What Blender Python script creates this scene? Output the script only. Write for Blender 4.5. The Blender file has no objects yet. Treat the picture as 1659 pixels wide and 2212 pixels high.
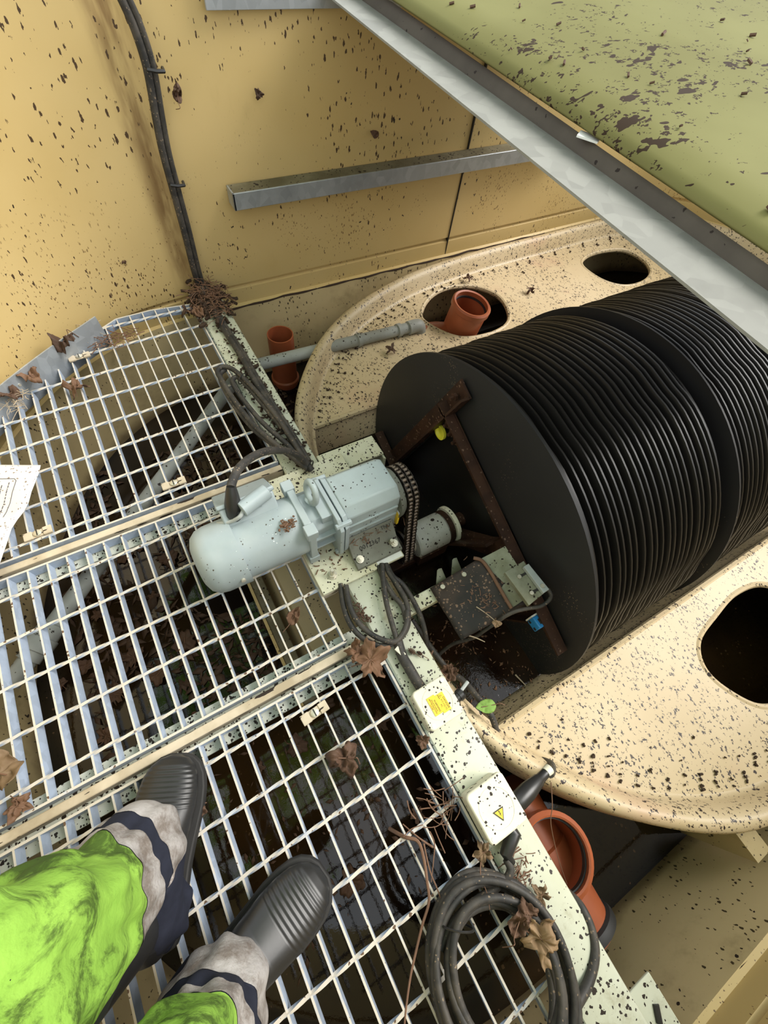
import bpy, bmesh, math, random
from mathutils import Vector, Matrix, noise
C = bpy.context.scene.collection
V = Vector
PI = math.pi
# ------------------------------------------------------------------ camera geometry (metres; z=0 is the top of the walkway grating)
CXp, CYp, FPX = 829.5, 1106.0, 936.247
CR = [V((0.8649949, -0.4914285, 0.1013989)), V((-0.3864674, -0.7813558, -0.4900266)), V((0.3200417, 0.3846832, -0.8657899))]
CC = V((-0.18557871, 0.08819439, 1.02164972))
def at(px, py, v=0.0, ax=2):
    a, b = (px-CXp)/FPX, (py-CYp)/FPX
    r = CR[0]*a + CR[1]*b + CR[2]
    return CC + r*((v-CC[ax])/r[ax])
# ------------------------------------------------------------------ mesh builder
class MB:
    def __init__(s): s.v = []; s.f = []; s.m = []
    def add(s, vs, fs, mi=0):
        o = len(s.v); s.v += [V(p) for p in vs]; s.f += [tuple(i+o for i in f) for f in fs]; s.m += [mi]*len(fs)
    def box(s, lo, hi, M=None, mi=0):
        x0, y0, z0 = lo; x1, y1, z1 = hi
        vs = [V(p) for p in ((x0,y0,z0),(x1,y0,z0),(x1,y1,z0),(x0,y1,z0),(x0,y0,z1),(x1,y0,z1),(x1,y1,z1),(x0,y1,z1))]
        if M is not None: vs = [M@p for p in vs]
        s.add(vs, [(0,3,2,1),(4,5,6,7),(0,1,5,4),(1,2,6,5),(2,3,7,6),(3,0,4,7)], mi)
    def bar(s, a, b, w, h, up=(0,0,1), mi=0):
        a, b = V(a), V(b); d = (b-a).normalized(); u = V(up); sd = d.cross(u)
        if sd.length < 1e-5: sd = d.cross(V((0,1,0)))
        sd.normalize(); u = sd.cross(d).normalized()
        vs = []
        for p in (a, b):
            for i, j in ((-1,-1),(1,-1),(1,1),(-1,1)): vs.append(p + sd*(w/2*i) + u*(h/2*j))
        s.add(vs, [(0,3,2,1),(4,5,6,7),(0,1,5,4),(1,2,6,5),(2,3,7,6),(3,0,4,7)], mi)
    def rings(s, rs, closed=True, cap=True, loop=False, mi=0):
        n = len(rs[0]); vs = [p for r in rs for p in r]; fs = []
        m = len(rs)
        for i in range(m if loop else m-1):
            k = (i+1) % m
            for j in range(n if closed else n-1):
                l = (j+1) % n
                fs.append((i*n+j, i*n+l, k*n+l, k*n+j))
        if cap and closed and not loop:
            fs.append(tuple(range(n-1, -1, -1))); fs.append(tuple((m-1)*n+j for j in range(n)))
        s.add(vs, fs, mi)
    def tube(s, pts, r, seg=8, cap=True, loop=False, twist=0.0, sq=1.0, mi=0):
        pts = [V(p) for p in pts]; n = len(pts); rs = []
        up = None
        for i, p in enumerate(pts):
            if loop: d = pts[(i+1)%n]-pts[i-1]
            else: d = pts[min(i+1,n-1)]-pts[max(i-1,0)]
            d = d.normalized() if d.length > 1e-9 else V((0,0,1))
            if up is None:
                up = V((0,0,1)) if abs(d.z) < .9 else V((1,0,0))
            sd = d.cross(up)
            if sd.length < 1e-6: sd = d.cross(V((1,0,.2)))
            sd.normalize(); up = sd.cross(d).normalized()
            R = r[i] if isinstance(r, (list, tuple)) else r
            rs.append([p + sd*(R*math.cos(2*PI*j/seg+twist*i)) + up*(R*sq*math.sin(2*PI*j/seg+twist*i)) for j in range(seg)])
        s.rings(rs, True, cap, loop, mi)
    def lathe(s, prof, o, ax, seg=32, cap=True, mi=0):
        ax = V(ax).normalized(); t = V((0,0,1)) if abs(ax.z) < .9 else V((1,0,0))
        u = ax.cross(t).normalized(); w = ax.cross(u)
        s.rings([[V(o)+ax*h+(u*math.cos(2*PI*j/seg)+w*math.sin(2*PI*j/seg))*r for j in range(seg)] for r, h in prof], True, cap, False, mi)
    def prism(s, poly, d, mi=0):
        d = V(d); s.rings([[V(p) for p in poly], [V(p)+d for p in poly]], True, True, False, mi)
    def sheet(s, fn, nu, nv, mi=0):
        vs = [fn(i/nu, j/nv) for j in range(nv+1) for i in range(nu+1)]
        s.add(vs, [(j*(nu+1)+i, j*(nu+1)+i+1, (j+1)*(nu+1)+i+1, (j+1)*(nu+1)+i) for j in range(nv) for i in range(nu)], mi)
    def build(s, name, mat, parent=None, bevel=0, ang=38, origin=None, solid=0, subd=0):
        base = V((0,0,0))
        q = parent
        while q is not None: base = base + q.location; q = q.parent
        if parent is None and origin is not None: base = V(origin)
        me = bpy.data.meshes.new(name)
        me.from_pydata([p-base for p in s.v], [], s.f)
        mats = mat if isinstance(mat, (list, tuple)) else [mat]
        for m in mats: me.materials.append(m)
        if len(mats) > 1: me.polygons.foreach_set('material_index', s.m)
        bm = bmesh.new(); bm.from_mesh(me); bmesh.ops.recalc_face_normals(bm, faces=bm.faces); bm.to_mesh(me); bm.free()
        me.polygons.foreach_set('use_smooth', [True]*len(me.polygons))
        me.set_sharp_from_angle(angle=math.radians(ang))
        o = bpy.data.objects.new(name, me); C.objects.link(o)
        if parent is not None: o.parent = parent
        elif origin is not None: o.location = base
        if solid:
            md = o.modifiers.new('solid', 'SOLIDIFY'); md.thickness = solid; md.offset = 0
        if bevel:
            md = o.modifiers.new('bevel', 'BEVEL'); md.width = bevel; md.segments = 2; md.limit_method = 'ANGLE'; md.angle_limit = math.radians(40)
        if subd:
            md = o.modifiers.new('subd', 'SUBSURF'); md.levels = subd; md.render_levels = subd
        return o
def tag(o, label=None, cat=None, group=None, kind=None):
    if label: o['label'] = label
    if cat: o['category'] = cat
    if group: o['group'] = group
    if kind: o['kind'] = kind
    return o
def thing(name, loc, label, cat, group=None):
    o = bpy.data.objects.new(name, None); C.objects.link(o); o.location = loc; o.empty_display_size = .03
    return tag(o, label, cat, group)
def dup(o, loc, rot=None, scale=None, label=None, parent=None):
    c = o.copy(); C.objects.link(c)
    if parent is None:
        c.location = loc if loc is not None else o.location
        if rot is not None: c.rotation_euler = rot
        if scale is not None: c.scale = (scale,)*3
        if label: c['label'] = label
    else: c.parent = parent
    for ch in list(o.children): dup(ch, None, parent=c)
    return c
def spline(pts, n=6, loop=False):
    pts = [V(p) for p in pts]; out = []; m = len(pts)
    for i in range(m if loop else m-1):
        g = (lambda k: pts[k % m]) if loop else (lambda k: pts[min(max(k,0),m-1)])
        p0, p1, p2, p3 = g(i-1), g(i), g(i+1), g(i+2)
        for k in range(n):
            t = k/n
            out.append(.5*((2*p1)+(p2-p0)*t+(2*p0-5*p1+4*p2-p3)*t*t+(3*p1-p0-3*p2+p3)*t**3))
    if not loop: out.append(pts[-1])
    return out
def text_mesh(body, size, M, name, mat, parent):
    cu = bpy.data.curves.new('t', 'FONT'); cu.body = body; cu.size = size; cu.align_x = 'CENTER'; cu.align_y = 'CENTER'; cu.resolution_u = 2
    to = bpy.data.objects.new('t', cu); me = bpy.data.meshes.new_from_object(to); bpy.data.objects.remove(to); bpy.data.curves.remove(cu)
    b = MB(); b.add([M@v.co for v in me.vertices], [tuple(p.vertices) for p in me.polygons]); bpy.data.meshes.remove(me)
    return b.build(name, mat, parent)
def flat_shape(outlines, z, depth, bev=0, res=2):
    """2-D outlines (first outer, rest holes) filled, extruded, as verts and faces"""
    cu = bpy.data.curves.new('c', 'CURVE'); cu.dimensions = '2D'; cu.fill_mode = 'BOTH'; cu.extrude = depth/2
    cu.bevel_depth = bev; cu.bevel_resolution = res
    for ol in outlines:
        sp = cu.splines.new('POLY'); sp.points.add(len(ol)-1); sp.use_cyclic_u = True
        for p, q in zip(sp.points, ol): p.co = (q[0], q[1], 0, 1)
    o = bpy.data.objects.new('c', cu); me = bpy.data.meshes.new_from_object(o); bpy.data.objects.remove(o); bpy.data.curves.remove(cu)
    vs = [v.co + V((0,0,z-depth/2)) for v in me.vertices]; fs = [tuple(p.vertices) for p in me.polygons]; bpy.data.meshes.remove(me)
    return vs, fs
def rrect(x0, y0, x1, y1, r, n=6):
    out = []
    for cx, cy, a0 in ((x1-r,y0+r,-PI/2),(x1-r,y1-r,0),(x0+r,y1-r,PI/2),(x0+r,y0+r,PI)):
        for k in range(n+1): out.append((cx+r*math.cos(a0+PI/2*k/n), cy+r*math.sin(a0+PI/2*k/n)))
    return out
# ------------------------------------------------------------------ materials
class NT:
    def __init__(s, name):
        s.mat = bpy.data.materials.new(name); s.mat.use_nodes = True; s.t = s.mat.node_tree; s.t.nodes.clear()
        s.out = s.n('ShaderNodeOutputMaterial'); s.p = s.n('ShaderNodeBsdfPrincipled'); s.l(s.p.outputs[0], s.out.inputs[0])
        s.co = s.n('ShaderNodeTexCoord').outputs['Object']
    def n(s, ty, **kw):
        x = s.t.nodes.new(ty)
        for k, v in kw.items(): setattr(x, k, v)
        return x
    def l(s, a, b): s.t.links.new(a, b)
    def math(s, op, a, b=None, clamp=False):
        m = s.n('ShaderNodeMath', operation=op, use_clamp=clamp)
        for i, x in enumerate((a, b)):
            if x is None: continue
            if isinstance(x, (int, float)): m.inputs[i].default_value = x
            else: s.l(x, m.inputs[i])
        return m.outputs[0]
    def mapping(s, sc=(1,1,1), rot=(0,0,0), co=None):
        m = s.n('ShaderNodeMapping'); m.inputs['Scale'].default_value = sc; m.inputs['Rotation'].default_value = rot
        s.l(co or s.co, m.inputs[0]); return m.outputs[0]
    def noise(s, sc, det=4, rough=.55, co=None, dist=0):
        m = s.n('ShaderNodeTexNoise'); m.inputs['Scale'].default_value = sc; m.inputs['Detail'].default_value = det
        m.inputs['Roughness'].default_value = rough; m.inputs['Distortion'].default_value = dist; s.l(co or s.co, m.inputs[0]); return m.outputs[0]
    def ramp(s, fac, a, b):
        m = s.n('ShaderNodeMapRange'); m.inputs[1].default_value = a; m.inputs[2].default_value = b; m.interpolation_type = 'SMOOTHSTEP'
        s.l(fac, m.inputs[0]); return m.outputs[0]
    def mix(s, fac, a, b):
        m = s.n('ShaderNodeMix', data_type='RGBA')
        if isinstance(fac, (int, float)): m.inputs[0].default_value = fac
        else: s.l(fac, m.inputs[0])
        for i, x in ((6, a), (7, b)):
            if isinstance(x, (tuple, list)): m.inputs[i].default_value = (*x[:3], 1)
            else: s.l(x, m.inputs[i])
        return m.outputs[2]
    def specks(s, scale, size, dens=.5, stretch=(1,1,1), rot=(0,0,0), warp=.35, clump=2.0, clumplo=.35):
        """scattered grit: random blobs in voronoi cells, thicker where a low noise is high"""
        scale = scale*1.75
        co = s.mapping(stretch, rot)
        nz = s.n('ShaderNodeTexNoise'); nz.inputs['Scale'].default_value = scale*1.6; nz.inputs['Detail'].default_value = 2; s.l(co, nz.inputs[0])
        vm = s.n('ShaderNodeVectorMath', operation='SCALE'); s.l(nz.outputs[1], vm.inputs[0]); vm.inputs['Scale'].default_value = warp/scale*2
        va = s.n('ShaderNodeVectorMath', operation='ADD'); s.l(co, va.inputs[0]); s.l(vm.outputs[0], va.inputs[1])
        vo = s.n('ShaderNodeTexVoronoi'); vo.inputs['Scale'].default_value = scale; s.l(va.outputs[0], vo.inputs[0])
        sp = s.n('ShaderNodeSeparateColor'); s.l(vo.outputs['Color'], sp.inputs[0])
        r = s.math('POWER', sp.outputs[0], 1.6)
        keep = s.math('LESS_THAN', sp.outputs[1], dens)
        cl = s.ramp(s.noise(clump, 3), clumplo-.06, clumplo+.22)
        th = s.math('MULTIPLY', s.math('MULTIPLY', s.math('MULTIPLY', r, size), keep), cl)
        return s.math('LESS_THAN', vo.outputs['Distance'], th)
    def bump(s, h, st=.3, d=.005):
        b = s.n('ShaderNodeBump'); b.inputs['Strength'].default_value = st; b.inputs['Distance'].default_value = d
        s.l(h, b.inputs['Height']); s.l(b.outputs[0], s.p.inputs['Normal'])
    def up(s, lo=.5, hi=.9):
        g = s.n('ShaderNodeNewGeometry'); sx = s.n('ShaderNodeSeparateXYZ'); s.l(g.outputs['Normal'], sx.inputs[0]); return s.ramp(sx.outputs[2], lo, hi)
    def xyz(s, co=None):
        sx = s.n('ShaderNodeSeparateXYZ'); s.l(co or s.co, sx.inputs[0]); return sx.outputs
    def fin(s, col, rough=.6, metal=0, spec=.5):
        if isinstance(col, (tuple, list)): s.p.inputs['Base Color'].default_value = (*col, 1)
        else: s.l(col, s.p.inputs['Base Color'])
        if isinstance(rough, (int, float)): s.p.inputs['Roughness'].default_value = rough
        else: s.l(rough, s.p.inputs['Roughness'])
        s.p.inputs['Metallic'].default_value = metal; s.p.inputs['Specular IOR Level'].default_value = spec
        return s.mat
DIRT = (.022, .014, .010)
def simple(name, col, rough=.5, metal=0, var=.25, sc=30, spec=.5, bump=0):
    t = NT(name); nz = t.noise(sc, 4)
    c = t.mix(nz, tuple(x*(1-var) for x in col), tuple(min(1, x*(1+var)) for x in col))
    if bump: t.bump(nz, bump, .003)
    return t.fin(c, rough, metal, spec)
def gritty(name, col, rough=.5, metal=0, grit=((60,.45,.5),), col2=None, big=3.0, dirt=DIRT, stretch=(1,1,1), clumplo=.3, stain=None, amt=1.0, up=False, bump=0, spec=.3):
    t = NT(name)
    col2 = col2 or tuple(x*.8 for x in col)
    c = t.mix(t.ramp(t.noise(big, 5, .6), .35, .68), col, col2)
    if stain: c = t.mix(t.math('MULTIPLY', t.ramp(t.noise(big*3.1, 6, .7), .52, .75), .7), c, stain)
    for sc, size, dens in grit:
        m = t.specks(sc, size, dens, stretch, clump=big*1.7, clumplo=clumplo)
        if up: m = t.math('MULTIPLY', m, t.up(.3, .7))
        c = t.mix(t.math('MULTIPLY', m, amt) if amt < 1 else m, c, dirt)
    if bump: t.bump(t.noise(90, 3), bump, .002)
    return t.fin(c, rough, metal, spec)
M = {}
def make_wall():
    t = NT('yellow_gelcoat')
    c = t.mix(t.ramp(t.noise(1.3, 4), .3, .7), (.61, .455, .205), (.54, .385, .15))
    x, y, z = t.xyz()
    # brown run-off stain in the paint left of the cable
    nz = t.noise(9, 5, .65, t.mapping((1, 1, .25)))
    dx = t.math('ABSOLUTE', t.math('SUBTRACT', x, t.math('ADD', t.math('MULTIPLY', t.math('SUBTRACT', nz, .5), .06), .02)))
    st = t.math('SUBTRACT', 1, t.ramp(dx, .0, .06)); st = t.math('MULTIPLY', st, t.ramp(t.noise(14, 4, .7, t.mapping((1,1,.2))), .3, .62))
    st = t.math('MULTIPLY', st, t.ramp(z, -.05, .1)); st = t.math('MULTIPLY', st, t.ramp(y, 1.2, 1.4))
    c = t.mix(t.math('MULTIPLY', st, .8), c, (.13, .055, .015))
    c = t.mix(t.math('MULTIPLY', t.ramp(t.noise(2.6, 6, .7, t.mapping((1,1,.4))), .58, .8), .45), c, (.30, .19, .06))
    low = t.math('SUBTRACT', 1, t.ramp(z, .02, .55))
    m1 = t.specks(75, .55, .45, (1, 1, .4), warp=.5, clump=2.2, clumplo=.42)
    m2 = t.specks(26, .34, .30, (1, 1, .6), warp=.8, clump=1.6, clumplo=.45)
    m3 = t.specks(110, .5, .5, (1, 1, .5), clump=4, clumplo=.45)
    c = t.mix(t.math('MULTIPLY', m3, low), c, (.16, .09, .03)); c = t.mix(m1, c, (.07, .04, .02)); c = t.mix(m2, c, DIRT)
    M['wall'] = t.fin(c, .42)
make_wall()
def make_sump():
    t = NT('weathered_gelcoat')
    c = t.mix(t.ramp(t.noise(1.8, 5), .3, .7), (.52, .41, .22), (.42, .32, .16))
    c = t.mix(t.math('MULTIPLY', t.ramp(t.noise(5, 6, .7), .5, .75), .55), c, (.17, .13, .055))
    x, y, z = t.xyz()
    wet = t.math('SUBTRACT', 1, t.ramp(t.math('ADD', z, t.math('MULTIPLY', t.math('SUBTRACT', t.noise(20, 4), .5), .05)), -.395, -.35))
    c = t.mix(t.math('MULTIPLY', wet, .75), c, (.08, .05, .02))
    c = t.mix(t.specks(80, .5, .5, (1,1,.5), clump=3, clumplo=.35), c, (.05, .035, .015)); c = t.mix(t.specks(30, .3, .3, clump=3), c, DIRT)
    M['sump'] = t.fin(c, .5)
make_sump()
def make_deck():
    t = NT('cream_gelcoat')
    c = t.mix(t.ramp(t.noise(2.2, 4), .3, .7), (.565, .45, .285), (.49, .375, .215))
    c = t.mix(t.math('MULTIPLY', t.ramp(t.noise(3.1, 5, .6), .55, .72), .45), c, (.50, .30, .20))
    g = t.specks(95, .62, .62, (1,.7,1), (0,0,.6), warp=1.0, clump=4.0, clumplo=.26); g2 = t.specks(34, .38, .42, warp=1.0, clump=3.5, clumplo=.36)
    g3 = t.specks(15, .26, .25, warp=1.2, clump=3.5, clumplo=.40)
    for m in (g, g2, g3): c = t.mix(m, c, (.03, .02, .018))
    M['deck'] = t.fin(c, .42, 0, .3)
make_deck()
def make_galv(name, base=(.42, .45, .48), cream=None, sp=22, metal=.55):
    t = NT(name)
    vo = t.n('ShaderNodeTexVoronoi'); vo.inputs['Scale'].default_value = sp*2; t.l(t.mapping((1,1,.7)), vo.inputs[0])
    s = t.n('ShaderNodeSeparateColor'); t.l(vo.outputs['Color'], s.inputs[0])
    c = t.mix(s.outputs[0], tuple(x*.88 for x in base), tuple(min(1,x*1.1) for x in base))
    c = t.mix(t.math('MULTIPLY', t.ramp(t.noise(7, 5, .65), .45, .75), .5), c, tuple(x*.6 for x in base))
    rough = .42
    if cream:
        f = t.math('MULTIPLY', t.up(.45, .8), t.ramp(t.noise(40, 4), .2, .5)); c = t.mix(f, c, cream); rough = t.math('ADD', t.math('MULTIPLY', f, .3), .45)
        c = t.mix(t.math('MULTIPLY', t.specks(70, .5, .4, clump=5), t.up(.4, .8)), c, (.12, .07, .04))
    M[name] = t.fin(c, rough, metal)
make_galv('galv'); make_galv('grate', (.40, .47, .58), (.58, .53, .45), 30, .0); make_galv('galv_beam', (.25, .25, .225), None, 14, .1)
M['beam'] = gritty('beam_paint', (.54, .555, .45), .5, 0, ((90,.6,.6),(38,.4,.42),(17,.25,.25)), (.48, .49, .36), 5, stain=(.25,.22,.12), up=True)
M['upstand'] = gritty('shaded_upstand', (.10,.082,.064), .7, 0, ((60,.4,.3),), (.07,.057,.045), 5)  # dark colour carries the shade on the upright web of the galvanised beam
M['ledge'] = gritty('speckled_flange', (.62, .62, .53), .5, 0, ((110,.65,.7),(60,.5,.5)), (.52,.52,.43), 6, up=True, clumplo=.2)
M['strip'] = gritty('dirty_strip', (.58, .50, .38), .7, 0, ((70,.5,.5),), (.38,.31,.21), 9, stretch=(.15,1,1))
def make_motor():
    t = NT('blue_grey_paint')
    c = t.mix(t.ramp(t.noise(8, 4), .3, .7), (.35, .405, .415), (.30, .35, .36))
    c = t.mix(t.math('MULTIPLY', t.up(.6, 1), t.math('MULTIPLY', t.ramp(t.noise(12, 4), .4, .7), .4)), c, (.44, .47, .45))
    c = t.mix(t.specks(110, .5, .25, clump=9, clumplo=.5), c, (.75, .78, .76)); c = t.mix(t.specks(95, .5, .35, clump=9, clumplo=.45), c, (.06, .045, .03))
    M['motor'] = t.fin(c, .38)
make_motor()
M['gearbox'] = gritty('gearbox_paint', (.36, .42, .42), .4, 0, ((90,.5,.4),(45,.35,.3)), (.30, .34, .33), 9, clumplo=.42)
M['foot'] = gritty('grey_green_plate', (.22, .23, .19), .6, .2, ((90,.5,.5),), (.15,.15,.12), 10)
M['plate'] = gritty('lichen_plate', (.66, .65, .50), .55, 0, ((100,.65,.6),(40,.4,.4),(20,.25,.2)), (.52,.50,.33), 8, up=True)
M['bolt'] = simple('dirty_zinc', (.62, .58, .48), .4, .6, .3, 90)
M['black'] = simple('black_plastic', (.012, .012, .012), .38, 0, .3, 12)
M['disc'] = NT('disc_plastic'); _t = M['disc']
M['disc'] = _t.fin(_t.mix(_t.noise(14, 5, .6), (.004, .004, .004), (.012, .010, .0085)), .40, 0, .4)
_t = NT('disc_face')
M['face'] = _t.fin(_t.mix(_t.specks(120, .5, .4, clump=6, clumplo=.45), _t.mix(_t.noise(5, 5), (.011,.011,.012), (.022,.021,.021)), (.12,.09,.06)), .5, 0, .4)
M['rust'] = gritty('rust_brown', (.055, .025, .014), .55, .2, ((80,.5,.4),), (.025,.012,.008), 12, dirt=(.16,.10,.07))
M['rubber'] = simple('boot_rubber', (.020, .0195, .019), .36, 0, .35, 18, .5, .12)
M['sole'] = simple('boot_sole', (.018, .017, .016), .7, 0, .3, 40)
M['navy'] = simple('navy_cloth', (.018, .020, .032), .85, 0, .35, 60, .2, .3)
_t = NT('lime_cloth'); _c = _t.mix(_t.ramp(_t.noise(9, 5, .6), .3, .7), (.27, .47, .07), (.20, .37, .05))
_c = _t.mix(_t.math('MULTIPLY', _t.ramp(_t.noise(13, 7, .72, dist=.8), .47, .62), .85), _c, (.035, .06, .012))
_c = _t.mix(_t.specks(40, .5, .3, clump=6, clumplo=.5), _c, (.02,.02,.012)); _t.bump(_t.noise(16, 6, .6), .5, .012)
M['lime'] = _t.fin(_c, .8, 0, .2)
_t = NT('reflective_tape'); _t.bump(_t.noise(45, 5, .7), .6, .004)
M['tape'] = _t.fin(_t.mix(_t.ramp(_t.noise(22, 6, .7), .35, .65), (.50, .47, .45), (.20, .165, .14)), .45, .25)
M['orange'] = simple('terracotta_pvc', (.33, .085, .032), .42, 0, .3, 14)
M['orange_in'] = simple('terracotta_pvc_dark', (.17, .045, .02), .5, 0, .35, 14)  # darker terracotta for the inner end of the inlet run
M['seal'] = simple('rubber_seal', (.02, .02, .02), .6)
M['pvc'] = gritty('grey_pvc', (.34, .35, .33), .5, 0, ((60,.5,.5),(30,.3,.3)), (.24,.24,.21), 7, up=True)
M['cable'] = gritty('black_cable', (.030, .029, .028), .55, 0, ((120,.5,.4),), (.075,.066,.056), 25, dirt=(.20,.15,.10))
M['grey_cable'] = simple('grey_cable', (.42, .44, .43), .5)
M['boxp'] = gritty('cream_plastic', (.74, .71, .57), .5, 0, ((95,.5,.45),(50,.4,.35)), (.66,.63,.49), 10, clumplo=.3)
M['yellow'] = simple('label_yellow', (.86, .58, .03), .5, 0, .08); M['ink'] = simple('label_ink', (.015,.013,.012), .6)
M['lemon'] = simple('lemon_plastic', (.75, .72, .06), .4, 0, .1); M['white'] = simple('white_plastic', (.78,.78,.74), .45, 0, .08, 60)
M['paper'] = gritty('laminated_sheet', (.70,.69,.66), .4, 0, ((110,.55,.35),(60,.4,.25)), (.66,.65,.63), 10, dirt=(.25,.20,.17), clumplo=.25)
M['greyink'] = simple('grey_ink', (.10,.09,.11), .6)
M['blue'] = simple('blue_plastic', (.02,.22,.55), .4, 0, .1)
M['rubber_sheet'] = gritty('dirty_rubber_sheet', (.020,.019,.019), .55, 0, ((110,.6,.5),(50,.4,.35)), (.05,.035,.028), 9, dirt=(.20,.13,.09))
M['chain'] = simple('greasy_chain', (.22, .17, .13), .38, .6, .4, 120); M['chain_plate'] = simple('greasy_link', (.05, .04, .032), .4, .6, .4, 120)
_t = NT('green_gelcoat'); _c = _t.mix(_t.ramp(_t.noise(2, 4), .3, .7), (.20, .19, .07), (.155, .145, .05))
for a in ((48,.6,.6,(.8,1,1)),(20,.5,.6,(.6,1,1)),(9,.42,.6,(.5,1,1))): _c = _t.mix(_t.specks(a[0], a[1], a[2], a[3], (0,0,-.5), warp=1.3, clump=2.2, clumplo=.40), _c, (.035,.020,.010))
M['green'] = _t.fin(_c, .7, 0, .15)
def leafmat(name, a, b):
    t = NT(name); oi = t.n('ShaderNodeObjectInfo')
    c = t.mix(t.noise(28, 5, .65), a, b); hs = t.n('ShaderNodeHueSaturation'); t.l(c, hs.inputs['Color'])
    t.l(t.math('ADD', t.math('MULTIPLY', oi.outputs['Random'], .6), .65), hs.inputs['Value']); t.bump(t.noise(60, 4), .4, .003)
    return t.fin(hs.outputs[0], .75)
M['leaf'] = leafmat('brown_leaf', (.20, .105, .055), (.085, .042, .022)); M['leaf_dark'] = leafmat('wet_leaf', (.13, .065, .035), (.05, .026, .014))
M['leaf_tan'] = leafmat('tan_leaf', (.30, .20, .105), (.17, .10, .05)); M['leaf_green'] = leafmat('green_leaf', (.14, .26, .04), (.20, .32, .07))
M['twig'] = simple('twig', (.16, .085, .05), .8, 0, .4, 40); M['pale_twig'] = simple('pale_stalk', (.45,.36,.25), .8, 0, .3, 40)
M['litter'] = leafmat('leaf_litter', (.10, .05, .025), (.035, .02, .012)); M['peat'] = simple('damp_debris', (.045,.027,.017), .85, 0, .5, 60, .3, .4)
M['canopy'] = leafmat('tree_leaf', (.09,.22,.025), (.17,.34,.05))
_n = M['canopy'].node_tree; _pr = [n for n in _n.nodes if n.type == 'BSDF_PRINCIPLED'][0]; _o = [n for n in _n.nodes if n.type == 'OUTPUT_MATERIAL'][0]
_tr = _n.nodes.new('ShaderNodeBsdfTranslucent'); _tr.inputs[0].default_value = (.30,.55,.06,1); _ms = _n.nodes.new('ShaderNodeMixShader'); _ms.inputs[0].default_value = .55
_n.links.new(_pr.outputs[0], _ms.inputs[1]); _n.links.new(_tr.outputs[0], _ms.inputs[2]); _n.links.new(_ms.outputs[0], _o.inputs[0])
M['bark'] = simple('bark', (.05,.035,.022), .9)
def make_water(name, amber, s=1.0):
    t = NT(name)
    c = t.mix(t.ramp(t.noise(2.0, 4), .4, .7), (.006, .004, .003), amber)
    c = t.mix(t.specks(55, .45, .3, clump=4, clumplo=.45), c, (.07,.04,.02))
    t.bump(t.noise(60, 4, .6), .05*s, .002); t.p.inputs['IOR'].default_value = 1.45
    M[name] = t.fin(c, .025, 0, .55)
make_water('water', (.030, .016, .005)); make_water('trough_water_mat', (.035, .015, .006), 6.0)
# ------------------------------------------------------------------ the tank shell
half = [(2.3,1.585),(1.6,1.585),(.9,1.585),(.3,1.585),(0,1.585),(-.215,1.55),(-.42,1.445),(-.57,1.305),(-.66,1.18),(-.735,1.05),(-.80,.88),(-.85,.68)]
loop0 = half + [(-.868,.5)] + [(x, 1.0-y) for x, y in reversed(half)]
for k in range(1, 12):
    a = -PI/2 + PI*k/12; loop0.append((2.3+.75*math.cos(a), .5+1.085*math.sin(a)))
loop0 = [(p.x, p.y) for p in spline([(x, y, 0) for x, y in loop0], 5, True)]
def offset_loop(d):
    out = []; n = len(loop0)
    for i in range(n):
        a, b = V(loop0[i-1]), V(loop0[(i+1) % n]); t = (b-a).normalized(); nr = V((-t.y, t.x))
        out.append(V(loop0[i]) - nr*(-d) if False else V(loop0[i]) + nr*d*SGN)
    return out
SGN = 1
_a = offset_loop(.1)
if max(p.y for p in _a) < 1.6: SGN = -1
def wall_part(name, prof, keep, mat):
    b = MB(); rs = [[V((p.x, p.y, z)) for p in offset_loop(d)] for d, z in prof]
    n = len(loop0); idx = [i for i in range(n)]
    vs = [p for r in rs for p in r]; fs = []
    for i in range(len(rs)-1):
        for j in range(n):
            l = (j+1) % n
            if keep(loop0[j][1]): fs.append((i*n+j, i*n+l, (i+1)*n+l, (i+1)*n+j))
    b.add(vs, fs); o = b.build(name, mat, ang=50); o['kind'] = 'structure'; return o
up_prof = [(.055,-.105),(.066,-.10),(.07,-.045),(.082,-.04),(.082,-.032),(.07,-.027),(.072,.2),(.078,.5),(.085,.78),(.20,.785),(.20,.70)]
wall_part('wall_back', up_prof, lambda y: y >= .5, M['wall'])
wall_part('wall_front', up_prof, lambda y: y < .5, M['wall'])
wall_part('wall_sump', [(-.06,-.80),(-.03,-.5),(-.01,-.4),(.025,-.25),(.052,-.115),(.055,-.105)], lambda y: True, M['sump'])
b = MB(); b.add([V((p.x, p.y, -.78)) for p in offset_loop(-.03)], [tuple(range(len(loop0)))]); o = b.build('floor', M['sump']); o['kind'] = 'structure'
b = MB(); b.add([V((p.x, p.y, -.40)) for p in offset_loop(-.004)], [tuple(range(len(loop0)))]); o = b.build('sump_water', M['water']); tag(o, 'dark still water covering the sump below the walkway grating', 'water', kind='stuff')
# vertical joint in the wall
b = MB(); b.box((1.158,1.651,-.10),(1.162,1.672,.78)); o = b.build('trim_1', M['ink']); o['kind'] = 'structure'
# black sealant along the joint between wall and sump
b = MB(); pts = [(x, 1.64+.002*math.sin(x*40), -.108+.004*noise.noise(V((x*9,0,0)))) for x in [i*.03 for i in range(4, 60)]]
b.tube(pts, .004, 6); o = b.build('trim_2', M['peat']); o['kind'] = 'structure'
b = MB(); pts = [(x, -.645+.002*math.sin(x*40), -.108+.004*noise.noise(V((x*9,3,0)))) for x in [i*.03 for i in range(0, 40)]]
b.tube(pts, .0035, 6); o = b.build('trim_3', M['peat']); o['kind'] = 'structure'
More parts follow.
